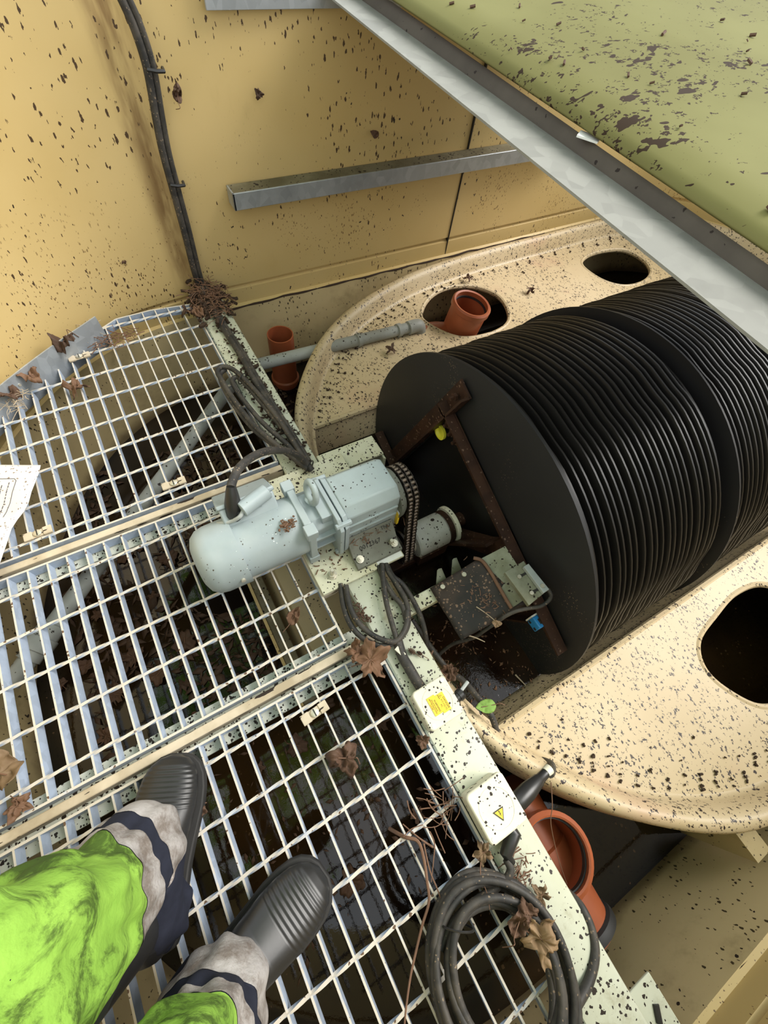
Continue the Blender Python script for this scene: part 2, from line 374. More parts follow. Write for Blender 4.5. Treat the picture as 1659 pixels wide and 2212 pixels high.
# tan divider wall of the sump beneath the deck
b = MB(); b.prism([(.585,-.56,-.42),(.585,-.60,-.18),(.585,-.12,-.18),(.585,-.12,-.42)], (.05,0,0)); b.build('wall_divider', M['sump'])['kind'] = 'structure'
# ------------------------------------------------------------------ wall fittings
def angle_rail(name, x0, x1, y, z, leg, label):
    t = thing(name, (x0, y, z), label, 'metal rail')
    b = MB(); b.box((x0, y-.006, z-leg), (x1, y, z)); b.build('back_leg', M['galv'], t, .0015)
    b = MB(); b.box((x0, y-leg, z-.006), (x1, y-.0061, z)); b.build('top_leg', M['galv_dirty'], t, .0015)
    return t
M['galv_dirty'] = gritty('dirty_galvanised_top', (.20,.175,.11), .8, 0, ((70,.5,.5),(30,.4,.45)), (.12,.10,.055), 9, up=False)
t = thing('angle_rail', (.2, 1.65, .28), 'grey galvanised angle rail with a dirty top, fixed along the yellow wall', 'metal rail')
b = MB(); b.box((.215,1.592,.252),(1.75,1.598,.300)); b.box((.215,1.592,.2515),(.221,1.648,.3)); b.build('front_leg', M['galv'], t, .0012)
b = MB(); b.box((.2152,1.5982,.294),(1.75,1.651,.2998)); b.build('top_leg', M['galv_dirty'], t, .0012)
p0 = at(445, 22, 1.648, 1)
t = thing('wall_plate', (.4, 1.64, .68), 'flat grey galvanised plate at the top edge of the yellow wall', 'metal plate')
b = MB(); b.box((p0.x, 1.644, p0.z), (p0.x+.9, 1.652, p0.z+.1)); b.build('plate', M['galv'], t, .001)
# ------------------------------------------------------------------ main beam and cross strips
BX0, BX1 = .006, .106
t = thing('support_beam', (.055, .5, -.03), 'long pale painted steel beam running from the yellow wall past the motor', 'beam')
b = MB(); r = .008
prof = [(BX0, -.055), (BX0, -.002-r*.5), (BX0+r*.5, -.002), (BX1-r, -.002), (BX1-r*.3, -.002-r*.3), (BX1, -.002-r), (BX1, -.055), (BX1-.004, -.055), (BX1-.004, -.008), (BX0+.004, -.008), (BX0+.004, -.055)]
b.rings([[V((x, y, z)) for x, z in prof] for y in (-.632, 1.63)]); b.build('channel', M['beam'], t)
def disc_screw(bm, c, r=.006, h=.004): bm.lathe([(r, 0), (r, h*.6), (r*.6, h)], c, (0,0,1), 12)
b = MB()
for px in ((508,782),(590,928)): b = MB(); disc_screw(b, at(px[0], px[1], -.002)); b.build('screw_head', M['bolt'], t)
b = MB()
b.box((BX1, -.585, -.030), (BX1+.055, -.50, -.024)); b.build('end_lug', M['beam'], t, .0015)
b = MB(); b.tube(spline([(BX1+.022,-.555,-.0237),(BX1+.034,-.535,-.0237)],2), .006, 8); b.build('lug_slot', M['ink'], t)
# cross strips
def strip(y, x1, label):
    t = thing('cross_strip', (-.4, y, -.03), label, 'support strip', 'cross strips carrying the grating panels')
    b = MB(); b.box((-.93, y-.045, -.040), (x1, y+.045, -.034)); b.build('flange', M['ledge'], t)
    b = MB(); b.box((-.93, y-.009, -.034), (x1, y+.009, .001)); b.build('web', M['strip'], t, .002)
    return t
t1 = strip(.7975, .004, 'dirty cross strip behind the motor, between far and middle grating panels')
t2 = strip(.262, .004, 'dirty cross strip in front of the motor, between middle and near grating panels')
# ------------------------------------------------------------------ grating panels
arc = [(-.90,.50),(-.885,.62),(-.85,.86),(-.80,1.0),(-.735,1.15),(-.66,1.25),(-.61,1.30),(-.545,1.36),(-.49,1.419),(-.368,1.508),(-.247,1.578),(-.136,1.582),(0,1.565),(.1,1.565)]
def ytop(x):
    for (x0,y0),(x1,y1) in zip(arc, arc[1:]):
        if x0 <= x <= x1: return y0+(y1-y0)*(x-x0)/(x1-x0)
    return .5
def xleft(y):
    yy = y if y >= .5 else 1.0-y
    for (x0,y0),(x1,y1) in zip(arc, arc[1:]):
        if y0 <= yy <= y1: return x0+(x1-x0)*(yy-y0)/max(y1-y0,1e-6)
    return -.9
def grating(x_edge, y0, y1, wires, label):
    t = thing('grating_panel', (-.4, (y0+y1)/2, -.03), label, 'grating', 'steel grating panels of the walkway')
    b = MB(); k = 1
    while x_edge-.041*k > -.9:
        x = x_edge-.041*k; a = y0 if y0 > -.4 else max(y0, 1.0-ytop(x)+.01); e = min(y1, ytop(x))
        if e-a > .02: b.box((x-.0019, a, -.030), (x+.0019, e, 0))
        k += 1
    b.build('bearing_bars', M['grate'], t)
    b = MB()
    for y in wires:
        xl = xleft(y); n = int((x_edge-xl)/.010)
        b.tube([(xl+(x_edge-xl)*i/n, y, -.0022) for i in range(n+1)], .0043, 4, True, False, .38)
    b.build('twisted_cross_rods', M['grate'], t)
    fr = MB()
    w = .0024
    fr.box((x_edge-w, y0 if y0 > -.4 else -.57, -.0301), (x_edge+w, min(y1, ytop(x_edge)), .0006))
    if y0 > -.4: fr.box((xleft(y0), y0-w, -.0301), (x_edge+w, y0+w, .0006))
    if y1 < 1.4: fr.box((xleft(y1), y1-w, -.0301), (x_edge+w, y1+w, .0006))
    pl = []
    for x, y in arc:
        if y0 <= y <= y1+.001 and x <= 0: pl.append((x, y))
    if y1 < 1.4: pl = [(xleft(y0), y0)] + [p for p in pl] + [(xleft(y1), y1)] if y0 >= .48 else []
    elif pl: pl = [(xleft(y0), y0)] + pl
    for (xa,ya),(xb,yb) in zip(pl, pl[1:]):
        if (V((xa,ya))-V((xb,yb))).length > .005: fr.bar((xa,ya,-.0145), (xb,yb,-.0145), .005, .031)
    fr.build('banding', M['grate'], t)
    return t
grating(0.0, .820, 1.6, [.85+.1*i for i in range(8)], 'far grating panel with a rounded outer edge, against the yellow wall')
grating(-.0585, .283, .776, [.325+.1*i for i in range(5)], 'middle grating panel under the motor')
grating(0.0, -.57, .240, [.2-.1*i for i in range(9)], 'near grating panel under the black boots')
# saddle clips
clip = thing('saddle_clip', (0,0,0), '', 'clip', 'saddle clips bolted on the grating')
b = MB()
for s in (-1, 1): b.box((s*.021-.0095, -.011, 0), (s*.021+.0095, .011, .006)); 
b.box((-.014,-.010,.001),(.014,.010,.0035)); b.build('saddle', M['strip'], clip, .002)
b = MB(); b.lathe([(.009,.0035),(.009,.007),(.006,.0085)], (0,0,0), (0,0,1), 14); b.build('screw_head', M['bolt'], clip)
b = MB(); b.box((-.0012,-.008,.0086),(.0012,.008,.0092)); b.build('screw_slot', M['ink'], clip)
cl = [((376,1045),'saddle clip beside the cross strip, just left of the thick motor cable'), ((83,1153),'saddle clip on the far grating panel beside the white paper sheet'),
      ((172,772),'saddle clip on the rounded outer edge of the grating by the kick plate'), ((680,1540),'dirty flat saddle clip on the near grating panel, in front of the black cable loop')]
for i, (p, lb) in enumerate(cl):
    q = at(p[0], p[1], .003)
    o = clip if i == 0 else dup(clip, None)
    o.location = (q.x, q.y, .002); o.rotation_euler = (0,0,.03*i); o['label'] = lb
# strip end clamp by the motor
t = thing('clamp_block', (-.02,.73,-.004), 'small grey square clamp with a marked bolt between motor and beam', 'clamp')
q = at(607,1046,.0); b = MB(); b.box((q.x-.021,q.y-.020,-.034),(q.x+.021,q.y+.016,.006)); b.build('block', M['ledge'], t, .002)
b = MB(); b.lathe([(.011,.006),(.011,.009),(.007,.010)], (q.x,q.y,0), (0,0,1), 12); b.build('bolt_head', M['bolt'], t)
# kick plate on the rounded edge
tp = [at(206,684,.062), at(100,757,.062), at(0,834,.062), at(-80,905,.062)]
kp = thing('kick_plate', (-.45,1.46,0), 'curved galvanised kick plate standing between the grating and the yellow wall', 'metal plate')
b = MB(); pl = spline([V((p.x,p.y,0)) for p in tp], 5)
rs = []
for i, p in enumerate(pl):
    d = (pl[min(i+1,len(pl)-1)]-pl[max(i-1,0)]).normalized(); nr = V((-d.y, d.x, 0))
    if nr.y < 0: nr = -nr
    ins = -nr*.012
    rs.append([p+nr*.0+V((0,0,.062)), p+nr*.004+V((0,0,.062)), p+nr*.004+ins*1.0+V((0,0,-.035)), p+ins+V((0,0,-.035))])
b.rings(rs); b.build('plate', M['galv'], kp)
b = MB()
for px in ((140,738),(30,830)):
    b = MB(); q = at(px[0], px[1], .03); b.lathe([(.004,0),(.004,.03)], q+V((.0,.012,0)), (.5,-.85,.1), 10); b.lathe([(.009,.004),(.009,.010)], q+V((.0,.012,0)), (.5,-.85,.1), 6); b.build('bolt', M['bolt'], kp)
# ------------------------------------------------------------------ biozone cover (cream moulding)
dt = thing('cream_deck_moulding', (1.2,.48,-.15), 'cream moulded deck with a raised rim and oval holes around the black drum', 'tank cover')
ro = [(.055,.478),(.07,.75),(.115,.97),(.205,1.15),(.372,1.335),(.585,1.47),(.875,1.565),(1.2,1.605),(1.7,1.615),(2.3,1.60),(2.75,1.40),(2.95,1.0),(3.0,.478)]
ro = ro + [(x, max(.955-y, -.56)) for x, y in reversed(ro[1:-1])]
ri = [(.115,.478),(.13,.75),(.17,.955),(.27,1.13),(.411,1.29),(.632,1.42),(.9,1.505),(1.237,1.545),(1.69,1.555),(2.28,1.54),(2.7,1.35),(2.88,1.0),(2.93,.478)]
ri = ri + [(x, max(.955-y, -.515)) for x, y in reversed(ri[1:-1])]
RO = spline([(x,y,0) for x,y in ro], 6, True); RI = spline([(x,y,0) for x,y in ri], 6, True)
def lerp(k): return [a.lerp(c, k) for a, c in zip(RO, RI)]
def lift(ps, z): return [V((p.x, p.y, z)) for p in ps]
b = MB(); b.rings([lift(lerp(.02),-.20), lift(lerp(0),-.10), lift(lerp(.08),-.088), lift(lerp(.3),-.082), lift(lerp(.5),-.086), lift(lerp(.72),-.10), lift(lerp(.9),-.138), lift(lerp(1.0),-.148), lift(lerp(1.12),-.1502)], True, False)
b.build('rim', M['deck'], dt, ang=60)
SY0, SY1 = -.062, 1.016
hole1 = [(.86,1.34),(.90,1.42),(1.0,1.485),(1.11,1.50),(1.22,1.46),(1.28,1.37),(1.265,1.27),(1.20,1.19),(1.08,1.165),(.94,1.20)]
hole2 = [(1.845,1.40),(1.92,1.455),(2.05,1.465),(2.18,1.43),(2.22,1.33),(2.18,1.23),(2.07,1.18),(1.94,1.19),(1.86,1.27)]
hole3 = [(.815,-.29),(.81,-.22),(.86,-.165),(.97,-.14),(1.09,-.125),(1.2,-.15),(1.27,-.24),(1.23,-.34),(1.10,-.405),(.97,-.41),(.87,-.375)]
hole4 = [(1.85,-.25),(1.9,-.17),(2.1,-.16),(2.2,-.25),(2.1,-.4),(1.93,-.4)]
sm = lambda h: [(p.x, p.y) for p in spline([(x,y,0) for x,y in h], 6, True)]
slot = rrect(.145, SY0, 2.55, SY1, .03)
half_u = [(p.x,p.y) for p in RI if p.y > SY1 and p.x > .17]
half_l = [(p.x,p.y) for p in RI if p.y < SY0 and p.x > .17]
side_r = [(p.x,p.y) for p in RI if SY0 <= p.y <= SY1 and p.x > 1]
arc_in = [(2.52, SY0), (2.55, SY0+.03), (2.55, SY1-.03), (2.52, SY1)]
top = half_u + side_r + half_l + [(.17, SY0)] + arc_in + [(.17, SY1)]
vs, fs = flat_shape([top, sm(hole1), sm(hole2), sm(hole3), sm(hole4)], -.15, .012)
b = MB(); b.add(vs, fs); b.build('deck', M['deck'], dt, ang=40)
b = MB()   # rolled edges of the holes, and rolled slot edge
for h in (hole1, hole2, hole3, hole4): b.tube([V((x,y,-.158)) for x, y in sm(h)], .0105, 8, False, True)
b.tube([V((x,y,-.160)) for x, y in slot], .012, 8, False, True); b.build('rolled_edges', M['deck'], dt)
b = MB(); R_ = (SY1-SY0)/2; rs = []; shr = lambda t_: 1-.055*min(1, t_/.10)
for k in range(41):
    a = PI + PI*k/40; dz_ = -R_*.98*math.sin(a); rs.append((.477+R_*math.cos(a)*shr(max(0,dz_)), -.16-dz_))
b.rings([[V((x, y, z)) for y, z in rs] for x in (.145, 2.55)], False, False)
b.add([V((.145,y,z)) for y, z in rs], [tuple(range(41))]); b.add([V((2.55,y,z)) for y, z in rs], [tuple(range(41))])
b.build('trough', M['deck'], dt)
b = MB(); b.add([V((.148,-.02,-.262)),V((2.54,-.02,-.262)),V((2.54,.974,-.262)),V((.148,.974,-.262))], [(0,1,2,3)])
tag(b.build('trough_water', M['trough_water_mat']), 'black water with floating scraps in the trough under the drum', 'water', kind='stuff')
# ------------------------------------------------------------------ drum of discs
AX = V((0,.476,-.139))
ux = V((0,-.93,-.367)).normalized(); vx = V((0,.367,-.93)).normalized()
dr = thing('disc_drum', (.9,.476,-.139), 'big black drum of ribbed plastic discs on a brown steel frame', 'drum')
def ring_poly(r, n, ph, wob=0, x=0):
    return [AX + V((x, (r+wob*math.cos(k*7))*math.cos(2*PI*k/n+ph), (r+wob*math.cos(k*7))*math.sin(2*PI*k/n+ph))) for k in range(n)]
# front disc with a square opening
b = MB(); n = 96; xf = .430; hs = .262
outer = ring_poly(.509, n, 0)
def sq_pt(p):
    d = (p-AX); a, c = d.dot(ux), d.dot(vx); k = hs/max(abs(a), abs(c)); return AX+(ux*a+vx*c)*k
inner = [sq_pt(p) for p in outer]
f = lambda ps, x: [V((x, p.y, p.z)) for p in ps]
b.rings([f(inner, xf), f(outer, xf), f(outer, xf+.008), f(inner, xf+.008)], True, False, True)
b.build('front_disc', M['face'], dr, ang=30)
b = MB()
def disc(x, r, n, ph, th=.004, flare=.0):
    rs = [ring_poly(.06, n, ph, 0, x-th), ring_poly(r-.03, n, ph, 0, x-th), ring_poly(r, n, ph, 0, x-th+flare), ring_poly(r, n, ph, 0, x+th+flare), ring_poly(r-.03, n, ph, 0, x+th), ring_poly(.06, n, ph, 0, x+th)]
    b.rings(rs, True, True)
rnd = random.Random(4)
xs = [.455+.0212*i for i in range(21)]
def panel_poly(r0, x):
    """disc made of sheets: arcs joined by straight cuts"""
    out = []
    for k in range(96):
        a = 2*PI*k/96; m = ((a+.35) % (PI/3)) - PI/6
        r = r0*(1 - .012*max(0, (abs(m)-.40)/.12))
        out.append(AX+V((x, r*math.cos(a), r*math.sin(a))))
    return out
def pdisc(x, r, th, lean):
    ins = [AX+(p-AX).normalized()*0 for p in []]
    rs = []
    for rr, xx in ((.07, x-th), (r-.05, x-th), (r-.006, x-th+lean), (r, x-th*.5+lean), (r, x+th*.5+lean), (r-.006, x+th+lean), (r-.05, x+th), (.07, x+th)):
        rs.append(panel_poly(rr, xx))
    b.rings(rs, True, True)
for i, x in enumerate(xs): pdisc(x, .494+.004*rnd.random(), .0045, rnd.uniform(-.003,.003))
b.build('front_disc_pack', M['disc'], dr, ang=40)
b = MB()
for i in range(27): pdisc(.955+.0205*i, .494+.004*rnd.random(), .0045, rnd.uniform(-.003,.003))
b.build('rear_disc_pack', M['disc'], dr, ang=40)
b = MB()
for x, r in ((.898,.484),(.936,.508)): b.lathe([(.07,x-.003),(r,x-.003),(r,x+.003),(.07,x+.003)], (0,AX.y,AX.z), (1,0,0), 96)
b.build('end_discs', M['face'], dr)
# frame bars
def lbar(a, c, w, side, name='frame_bar'):
    b = MB(); a, c = V(a), V(c); d = (c-a).normalized(); sd = V((1,0,0)).cross(d).normalized()*side
    b.bar(a+V((-.004,0,0)), c+V((-.004,0,0)), w, .006, (1,0,0))
    b.bar(a-sd*(w/2-.003)+V((-.018,0,0)), c-sd*(w/2-.003)+V((-.018,0,0)), .006, .028, (1,0,0))
    return b.build(name, M['rust'], dr)
xb = .424
lbar((xb,.668,.196),(xb,.02,-.060), .052, 1)
lbar((xb,.612,.300),(xb,.835,-.26), .052, 1)
lbar((xb,.340,-.575),(xb,.117,.015-.03), .05, -1)
lbar((xb,.30,-.46),(xb,.93,-.21), .05, -1)
b = MB(); b.bar((.415,.47,-.20),(.415,.275,.04), .05, .02, (1,0,0)); b.bar((.40,.43,-.17),(.40,.325,.02), .008, .05, (1,0,0)); b.build('hub_spoke', M['rust'], dr)
b = MB()
for k in (.08,.115,.15): 
    b = MB(); p = V((.41,.668,.196)).lerp(V((.41,.02,-.06)), k); b.lathe([(.010,0),(.010,-.008),(.005,-.008),(.005,-.018)], p, (1,0,0), 6); b.build('frame_bolt', M['rust'], dr)
b = MB(); p = V((.41,.612,.30)).lerp(V((.41,.835,-.26)), .06); b.lathe([(.010,0),(.010,-.008),(.005,-.008),(.005,-.018)], p, (1,0,0), 6)
b.build('frame_bolt', M['rust'], dr)
p = at(955,932,.425,0); b = MB(); b.lathe([(.018,0),(.022,-.002),(.022,-.010),(.017,-.010),(.014,-.003)], p, (1,0,0), 24); b.build('plug', M['lemon'], dr)['label'] = 'lemon yellow round plug'
b = MB(); b.lathe([(.022,.20),(.022,1.6)], (0,AX.y,AX.z), (1,0,0), 20); b.build('shaft', M['rust'], dr)
p = at(1160,1345,.392,0); b = MB(); b.box((p.x-.012,p.y-.016,p.z-.018),(p.x+.012,p.y+.016,p.z+.018)); ob = b.build('sensor_target', M['blue'], dr, .003); ob['label'] = 'small blue clip'
b = MB(); b.box((p.x-.013,p.y+.0161,p.z-.018),(p.x+.013,p.y+.020,p.z+.019)); b.build('target_cap', M['white'], ob)
b = MB()
for s in (-1,1): b = MB(); b.box((p.x-.0128,p.y+s*.010-.004,p.z-.010),(p.x-.0120,p.y+s*.010+.004,p.z-.002)); b.build('target_slot', M['ink'], ob)
b = MB()
b.box((p.x-.004,p.y-.008,p.z+.0182),(p.x+.004,p.y+.006,p.z+.0186)); b.build('target_slot', M['ink'], ob)
# shaft bearing
bt = thing('shaft_bearing', (.35,.476,-.139), 'grey cylindrical bearing housing with a pale end ring on the drum shaft', 'bearing')
M['bear'] = gritty('bearing_paint', (.46,.46,.42), .5, 0, ((80,.5,.4),(28,.32,.3)), (.36,.35,.30), 10)
b = MB(); b.lathe([(.03,.268),(.047,.268),(.052,.273),(.052,.372),(.047,.378)], (0,AX.y,AX.z), (1,0,0), 36); b.build('housing', M['bear'], bt)
b = MB(); b.lathe([(.05,.378),(.053,.38),(.053,.392),(.05,.394)], (0,AX.y,AX.z), (1,0,0), 36); b.build('clamp_ring', M['rust'], bt)
b = MB(); b.lathe([(.04,.396),(.058,.396),(.060,.400),(.060,.408),(.04,.410)], (0,AX.y,AX.z), (1,0,0), 36); b.build('end_ring', M['boxp'], bt)
b = MB(); b.lathe([(.024,.245),(.028,.250),(.028,.266),(.024,.269)], (0,AX.y,AX.z), (1,0,0), 24); b.build('shaft_collar', M['bolt'], bt)
b = MB(); b.box((.28,.43,-.24),(.385,.52,-.185)); b.box((.11,.45,-.275),(.40,.50,-.24)); b.build('pedestal', M['rust'], bt, .003)
# ------------------------------------------------------------------ motor mount
mp = thing('motor_plate', (.06,.5,.0), 'pale lichen-spotted mounting plate bolted on the beam under the gear motor', 'plate')
b = MB(); b.box((-.056,.402,.004),(.171,.76,.014)); b.build('top_plate', M['plate'], mp, .0015)
b = MB(); b.box((-.056,.402,-.020),(.012,.76,.0039)); b.build('spacer', M['strip'], mp, .001)
for i, px in enumerate([(718,1243),(843,1180),(628,1072)]):
    q = at(px[0], px[1], .014); q.x = min(max(q.x,-.04),.16); b = MB()
    b.lathe([(.012,.0145),(.012,.017)], (q.x,q.y,0), (0,0,1), 20); b.lathe([(.0095,.0171),(.0095,.025)], (q.x,q.y,0), (0,0,1), 6); b.lathe([(.0052,.0251),(.0052,.048),(.0042,.050)], (q.x,q.y,0), (0,0,1), 14)
    b.build('stud_and_nut', M['bolt'], mp)
b = MB(); b.box((.098,.4035,.0142),(.168,.420,.0146)); ob = b.build('white_tab', M['white'], mp); ob['label'] = 'white strip on the plate edge'
# arm channel behind gearbox
ch = thing('bracket_channel', (.2,.745,-.03), 'short cream channel bracket sticking out behind the gearbox', 'bracket')
b = MB(); b.box((.107,.715,-.006),(.29,.790,0)); b.build('top_flange', M['plate'], ch, .002)
b = MB(); b.box((.107,.783,-.075),(.29,.789,-.0062)); b.box((.284,.700,-.075),(.290,.7829,-.0062)); b.box((.20,.720,-.07),(.204,.7828,-.0062)); b.build('web', M['beam'], ch, .001)
b = MB(); b.box((.107,.715,-.081),(.29,.789,-.0752)); b.build('bottom_flange', M['beam'], ch, .001)
# ------------------------------------------------------------------ gear motor
MY, MZ = .556, .108
gm = thing('gear_motor', (.0,MY,.014), 'blue-grey electric gear motor lying across the grating', 'motor')
b = MB(); b.lathe([(.070,-.190),(.0705,-.05),(.0705,-.046)], (0,MY,MZ), (1,0,0), 48); b.build('stator_housing', M['motor'], gm)
b = MB(); b.lathe([(.02,-.281),(.045,-.279),(.062,-.272),(.0735,-.258),(.0775,-.240),(.0785,-.192),(.0785,-.186),(.071,-.186)], (0,MY,MZ), (1,0,0), 48); fc = b.build('fan_cowl', M['motor'], gm)
q = at(499,1226,.10); b = MB(); b.lathe([(.005,0),(.005,.004),(.0035,.0045)], (-.205,MY-.0775,MZ+.012), (0,-1,.25), 12); b.build('cowl_screw', M['bolt'], fc)
def octo(x, w, h, c, y=MY, z=MZ): return [V((x,y+a,z+e)) for a, e in ((-w+c,-h),(w-c,-h),(w,-h+c),(w,h-c),(w-c,h),(-w+c,h),(-w,h-c),(-w,-h+c))]
b = MB(); b.rings([octo(-.047,.074,.074,.026), octo(-.030,.074,.074,.026)])
for sy, sz in ((-1,-1),(-1,1),(1,1),(1,-1)): b.box((-.052,MY+sy*.062-.014,MZ+sz*.062-.014),(-.026,MY+sy*.062+.014,MZ+sz*.062+.014))
b.rings([octo(-.030,.056,.058,.02), octo(.022,.054,.058,.02)])
b.build('end_shield', M['motor'], gm, .002)
b = MB()
for zz in (-.028, .012): b.box((-.0295,MY-.066,MZ+zz-.003),(.022,MY+.066,MZ+zz+.003))
b.box((-.005,MY-.048,MZ+.045),(.022,MY+.048,MZ+.070)); b.build('ribs', M['motor'], gm, .0015)
GY, GZ = .545, .106
b = MB(); b.rings([octo(.020,.080,.080,.022,GY,GZ), octo(.030,.080,.080,.022,GY,GZ)]); b.rings([octo(.0335,.078,.078,.022,GY,GZ), octo(.046,.074,.078,.022,GY,GZ)])
for sy, sz in ((-1,-1),(-1,1),(1,1),(1,-1)): b.lathe([(.0075,.014),(.0075,.052)], (0,GY+sy*.066,GZ+sz*.064), (1,0,0), 6)
b.build('joint_flanges', M['motor'], gm, .0015)
def gsec(x, s=1): return [V((x,GY+a*s,GZ+e*s)) for a, e in ((-.060,-.085),(.060,-.085),(.064,-.04),(.064,.062),(.050,.080),(-.036,.080),(-.058,.058),(-.060,.02))]
b = MB(); b.rings([gsec(.0461), gsec(.180,.98), gsec(.190,.93)]); b.build('gearbox_housing', M['gearbox'], gm, .003)
b = MB(); b.box((.05,GY-.0635,GZ+.022),(.182,GY-.0585,GZ+.028)); b.box((.05,GY-.0635,GZ-.012),(.182,GY-.0585,GZ-.006)); b.build('housing_ribs', M['gearbox'], gm, .001)
b = MB(); b.lathe([(.068,.190),(.066,.200),(.060,.208),(.045,.212)], (0,GY-.006,GZ-.002), (1,0,0), 40); b.build('output_cover', M['foot'], gm)
b = MB(); b.prism([V((.045,GY-.0605,.0405)),V((.045,GY-.128,.0145)),V((.045,GY-.128,.026)),V((.045,GY-.1,.034)),V((.045,GY-.0605,.075))], (.128,0,0))
b.build('mounting_foot', M['foot'], gm, .002)
b = MB()
for x in (.060,.158):
    b = MB(); b.lathe([(.010,.0),(.010,.003),(.007,.0031),(.007,.009),(.004,.0091),(.004,.014)], (x,GY-.108,.033), (0,-.25,.97), 12); b.build('foot_bolt', M['bolt'], gm)
sx = V((1,0,0)); sl = V((0,.85,.53)).normalized()
def face_mat(c, xdir, ydir): 
    z = xdir.cross(ydir).normalized(); return Matrix(((xdir.x,ydir.x,z.x,c.x),(xdir.y,ydir.y,z.y,c.y),(xdir.z,ydir.z,z.z,c.z),(0,0,0,1)))
fa = (V((0,GY-.0605,.075))-V((0,GY-.1,.034))).normalized()
nn = sx.cross(fa)
text_mesh('0012367', .017, face_mat(V((.098,GY-.088,.0465))+nn*.0008, sx, fa), 'marker_writing', M['ink'], gm)
text_mesh('TNU', .013, face_mat(V((.150,GY-.070,.066))+nn*.0008, sx, fa), 'marker_initials', M['ink'], gm)
# lifting eye
b = MB(); ec = V((-.002,MY+.012,MZ+.092)); b.tube([ec+V((.004*math.sin(2*PI*k/24),.024*math.cos(2*PI*k/24),.026*math.sin(2*PI*k/24))) for k in range(24)], .0075, 10, False, True)
b.lathe([(.016,-.040),(.016,-.026),(.010,-.022)], ec, (0,0,1), 18); b.build('lifting_eye', M['gearbox'], gm)
# terminal box, gland, capacitor
TB = V((-.135,MY+.078,MZ+.052)); tm = Matrix.Translation(TB) @ Matrix.Rotation(-.75, 4, 'X')
b = MB(); b.box((-.060,-.050,-.03),(.060,.050,.014), tm); b.build('terminal_box', M['motor'], gm, .004)
b = MB(); b.box((-.063,-.053,.0145),(.063,.053,.024), tm); b.build('terminal_lid', M['motor'], gm, .003)
b = MB(); g0, g1 = at(505,1108,.19), at(499,1050,.245)
b.tube([g0+V((0,0,-.045)), g0.lerp(g1,.0), g0.lerp(g1,.35), g0.lerp(g1,.8), g1], [.0165,.0165,.0175,.0125,.0095], 16); b.build('cable_gland', M['rubber'], gm)
c0, c1 = at(521,1102,.205), at(577,1060,.205)
b = MB(); b.tube([c0, c0.lerp(c1,.02), c0.lerp(c1,.97), c1], [.0155,.0175,.0175,.0145], 22); b.tube([c1, c1+(c1-c0).normalized()*.014], .006, 10); cp = b.build('capacitor', M['motor'], gm)
b = MB(); b.box((c0.x*.5+c1.x*.5-.01, c0.y*.5+c1.y*.5-.01, .165),(c0.x*.5+c1.x*.5+.01, c0.y*.5+c1.y*.5+.01, .19)); b.build('capacitor_bracket', M['motor'], cp)
b = MB(); b.tube(spline([c0+V((.004,-.002,0)), at(518,1116,.20), at(500,1126,.185), at(480,1130,.175), at(470,1131,.165)], 6), .0045, 10); b.build('capacitor_lead', M['grey_cable'], gm)
b = MB(); q = V((.188,GY-.045,.062)); b.box((q.x,q.y-.02,q.z-.025),(q.x+.006,q.y+.02,q.z+.025)); ob = b.build('type_label', M['yellow'], gm); ob['label'] = 'yellow label at the gearbox end'
b = MB(); b.box((q.x+.001,q.y-.0206,q.z+.026),(q.x+.012,q.y+.012,q.z+.034)); b.build('white_tag', M['white'], gm)
# chain and sprockets
CX0 = .228; top_c = V((CX0,GY-.006,GZ-.002)); bot_c = V((CX0,AX.y+.008,AX.z)); rt, rb = .058, .050
cht = thing('drive_chain', (CX0,.5,0), 'double roller drive chain hanging from the gearbox sprocket down to the drum shaft', 'chain')
path = []
d = (bot_c-top_c); L = d.length; dn = d.normalized(); side = V((0,dn.z,-dn.y))
if side.y > 0: side = -side
def arcpts(c, r, a0, a1, n): return [c + (side*math.cos(a0+(a1-a0)*k/n) - dn*math.sin(a0+(a1-a0)*k/n))*r for k in range(n+1)]
raw = arcpts(top_c, rt, 0, PI, 40) + arcpts(bot_c, rb, PI, 2*PI, 40)
raw.append(raw[0]); cum = [0]
for a, e in zip(raw, raw[1:]): cum.append(cum[-1]+(e-a).length)
npc = int(cum[-1]/.0127); pts = []
for k in range(npc):
    s_ = cum[-1]*k/npc; i = max(j for j in range(len(cum)) if cum[j] <= s_+1e-9); i = min(i, len(raw)-2)
    pts.append(raw[i].lerp(raw[i+1], (s_-cum[i])/max(cum[i+1]-cum[i],1e-9)))
b = MB(); b2 = MB()
for k, p in enumerate(pts):
    q = pts[(k+1) % npc]
    for o_ in (-.0085, .0085): b.lathe([(.0043,o_-.0052),(.0043,o_+.0052)], p, (1,0,0), 10)
    for o_ in ((-.0155,-.0022,.0022,.0155) if k % 2 else (-.0142,-.0032,.0032,.0142)): b2.bar(p+V((o_,0,0))-(q-p)*.22, q+V((o_,0,0))+(q-p)*.22, .0014, .0098, (p+q)*.5-(top_c if k < npc/2 else bot_c))
b.build('rollers', M['chain'], cht); b2.build('link_plates', M['chain_plate'], cht)
b = MB()
for o_ in (-.0085, .0085): b.lathe([(.02,o_-.0035),(rt-.004,o_-.0035),(rt-.004,o_+.0035),(.02,o_+.0035)], top_c, (1,0,0), 24)
b.lathe([(.026,-.016),(.026,.016)], top_c, (1,0,0), 20); b.build('drive_sprocket', M['chain_plate'], gm)
b = MB()
for o_ in (-.0085, .0085): b.lathe([(.02,o_-.0035),(rb-.004,o_-.0035),(rb-.004,o_+.0035),(.02,o_+.0035)], bot_c, (1,0,0), 24)
b.build('shaft_sprocket', M['chain_plate'], dr)
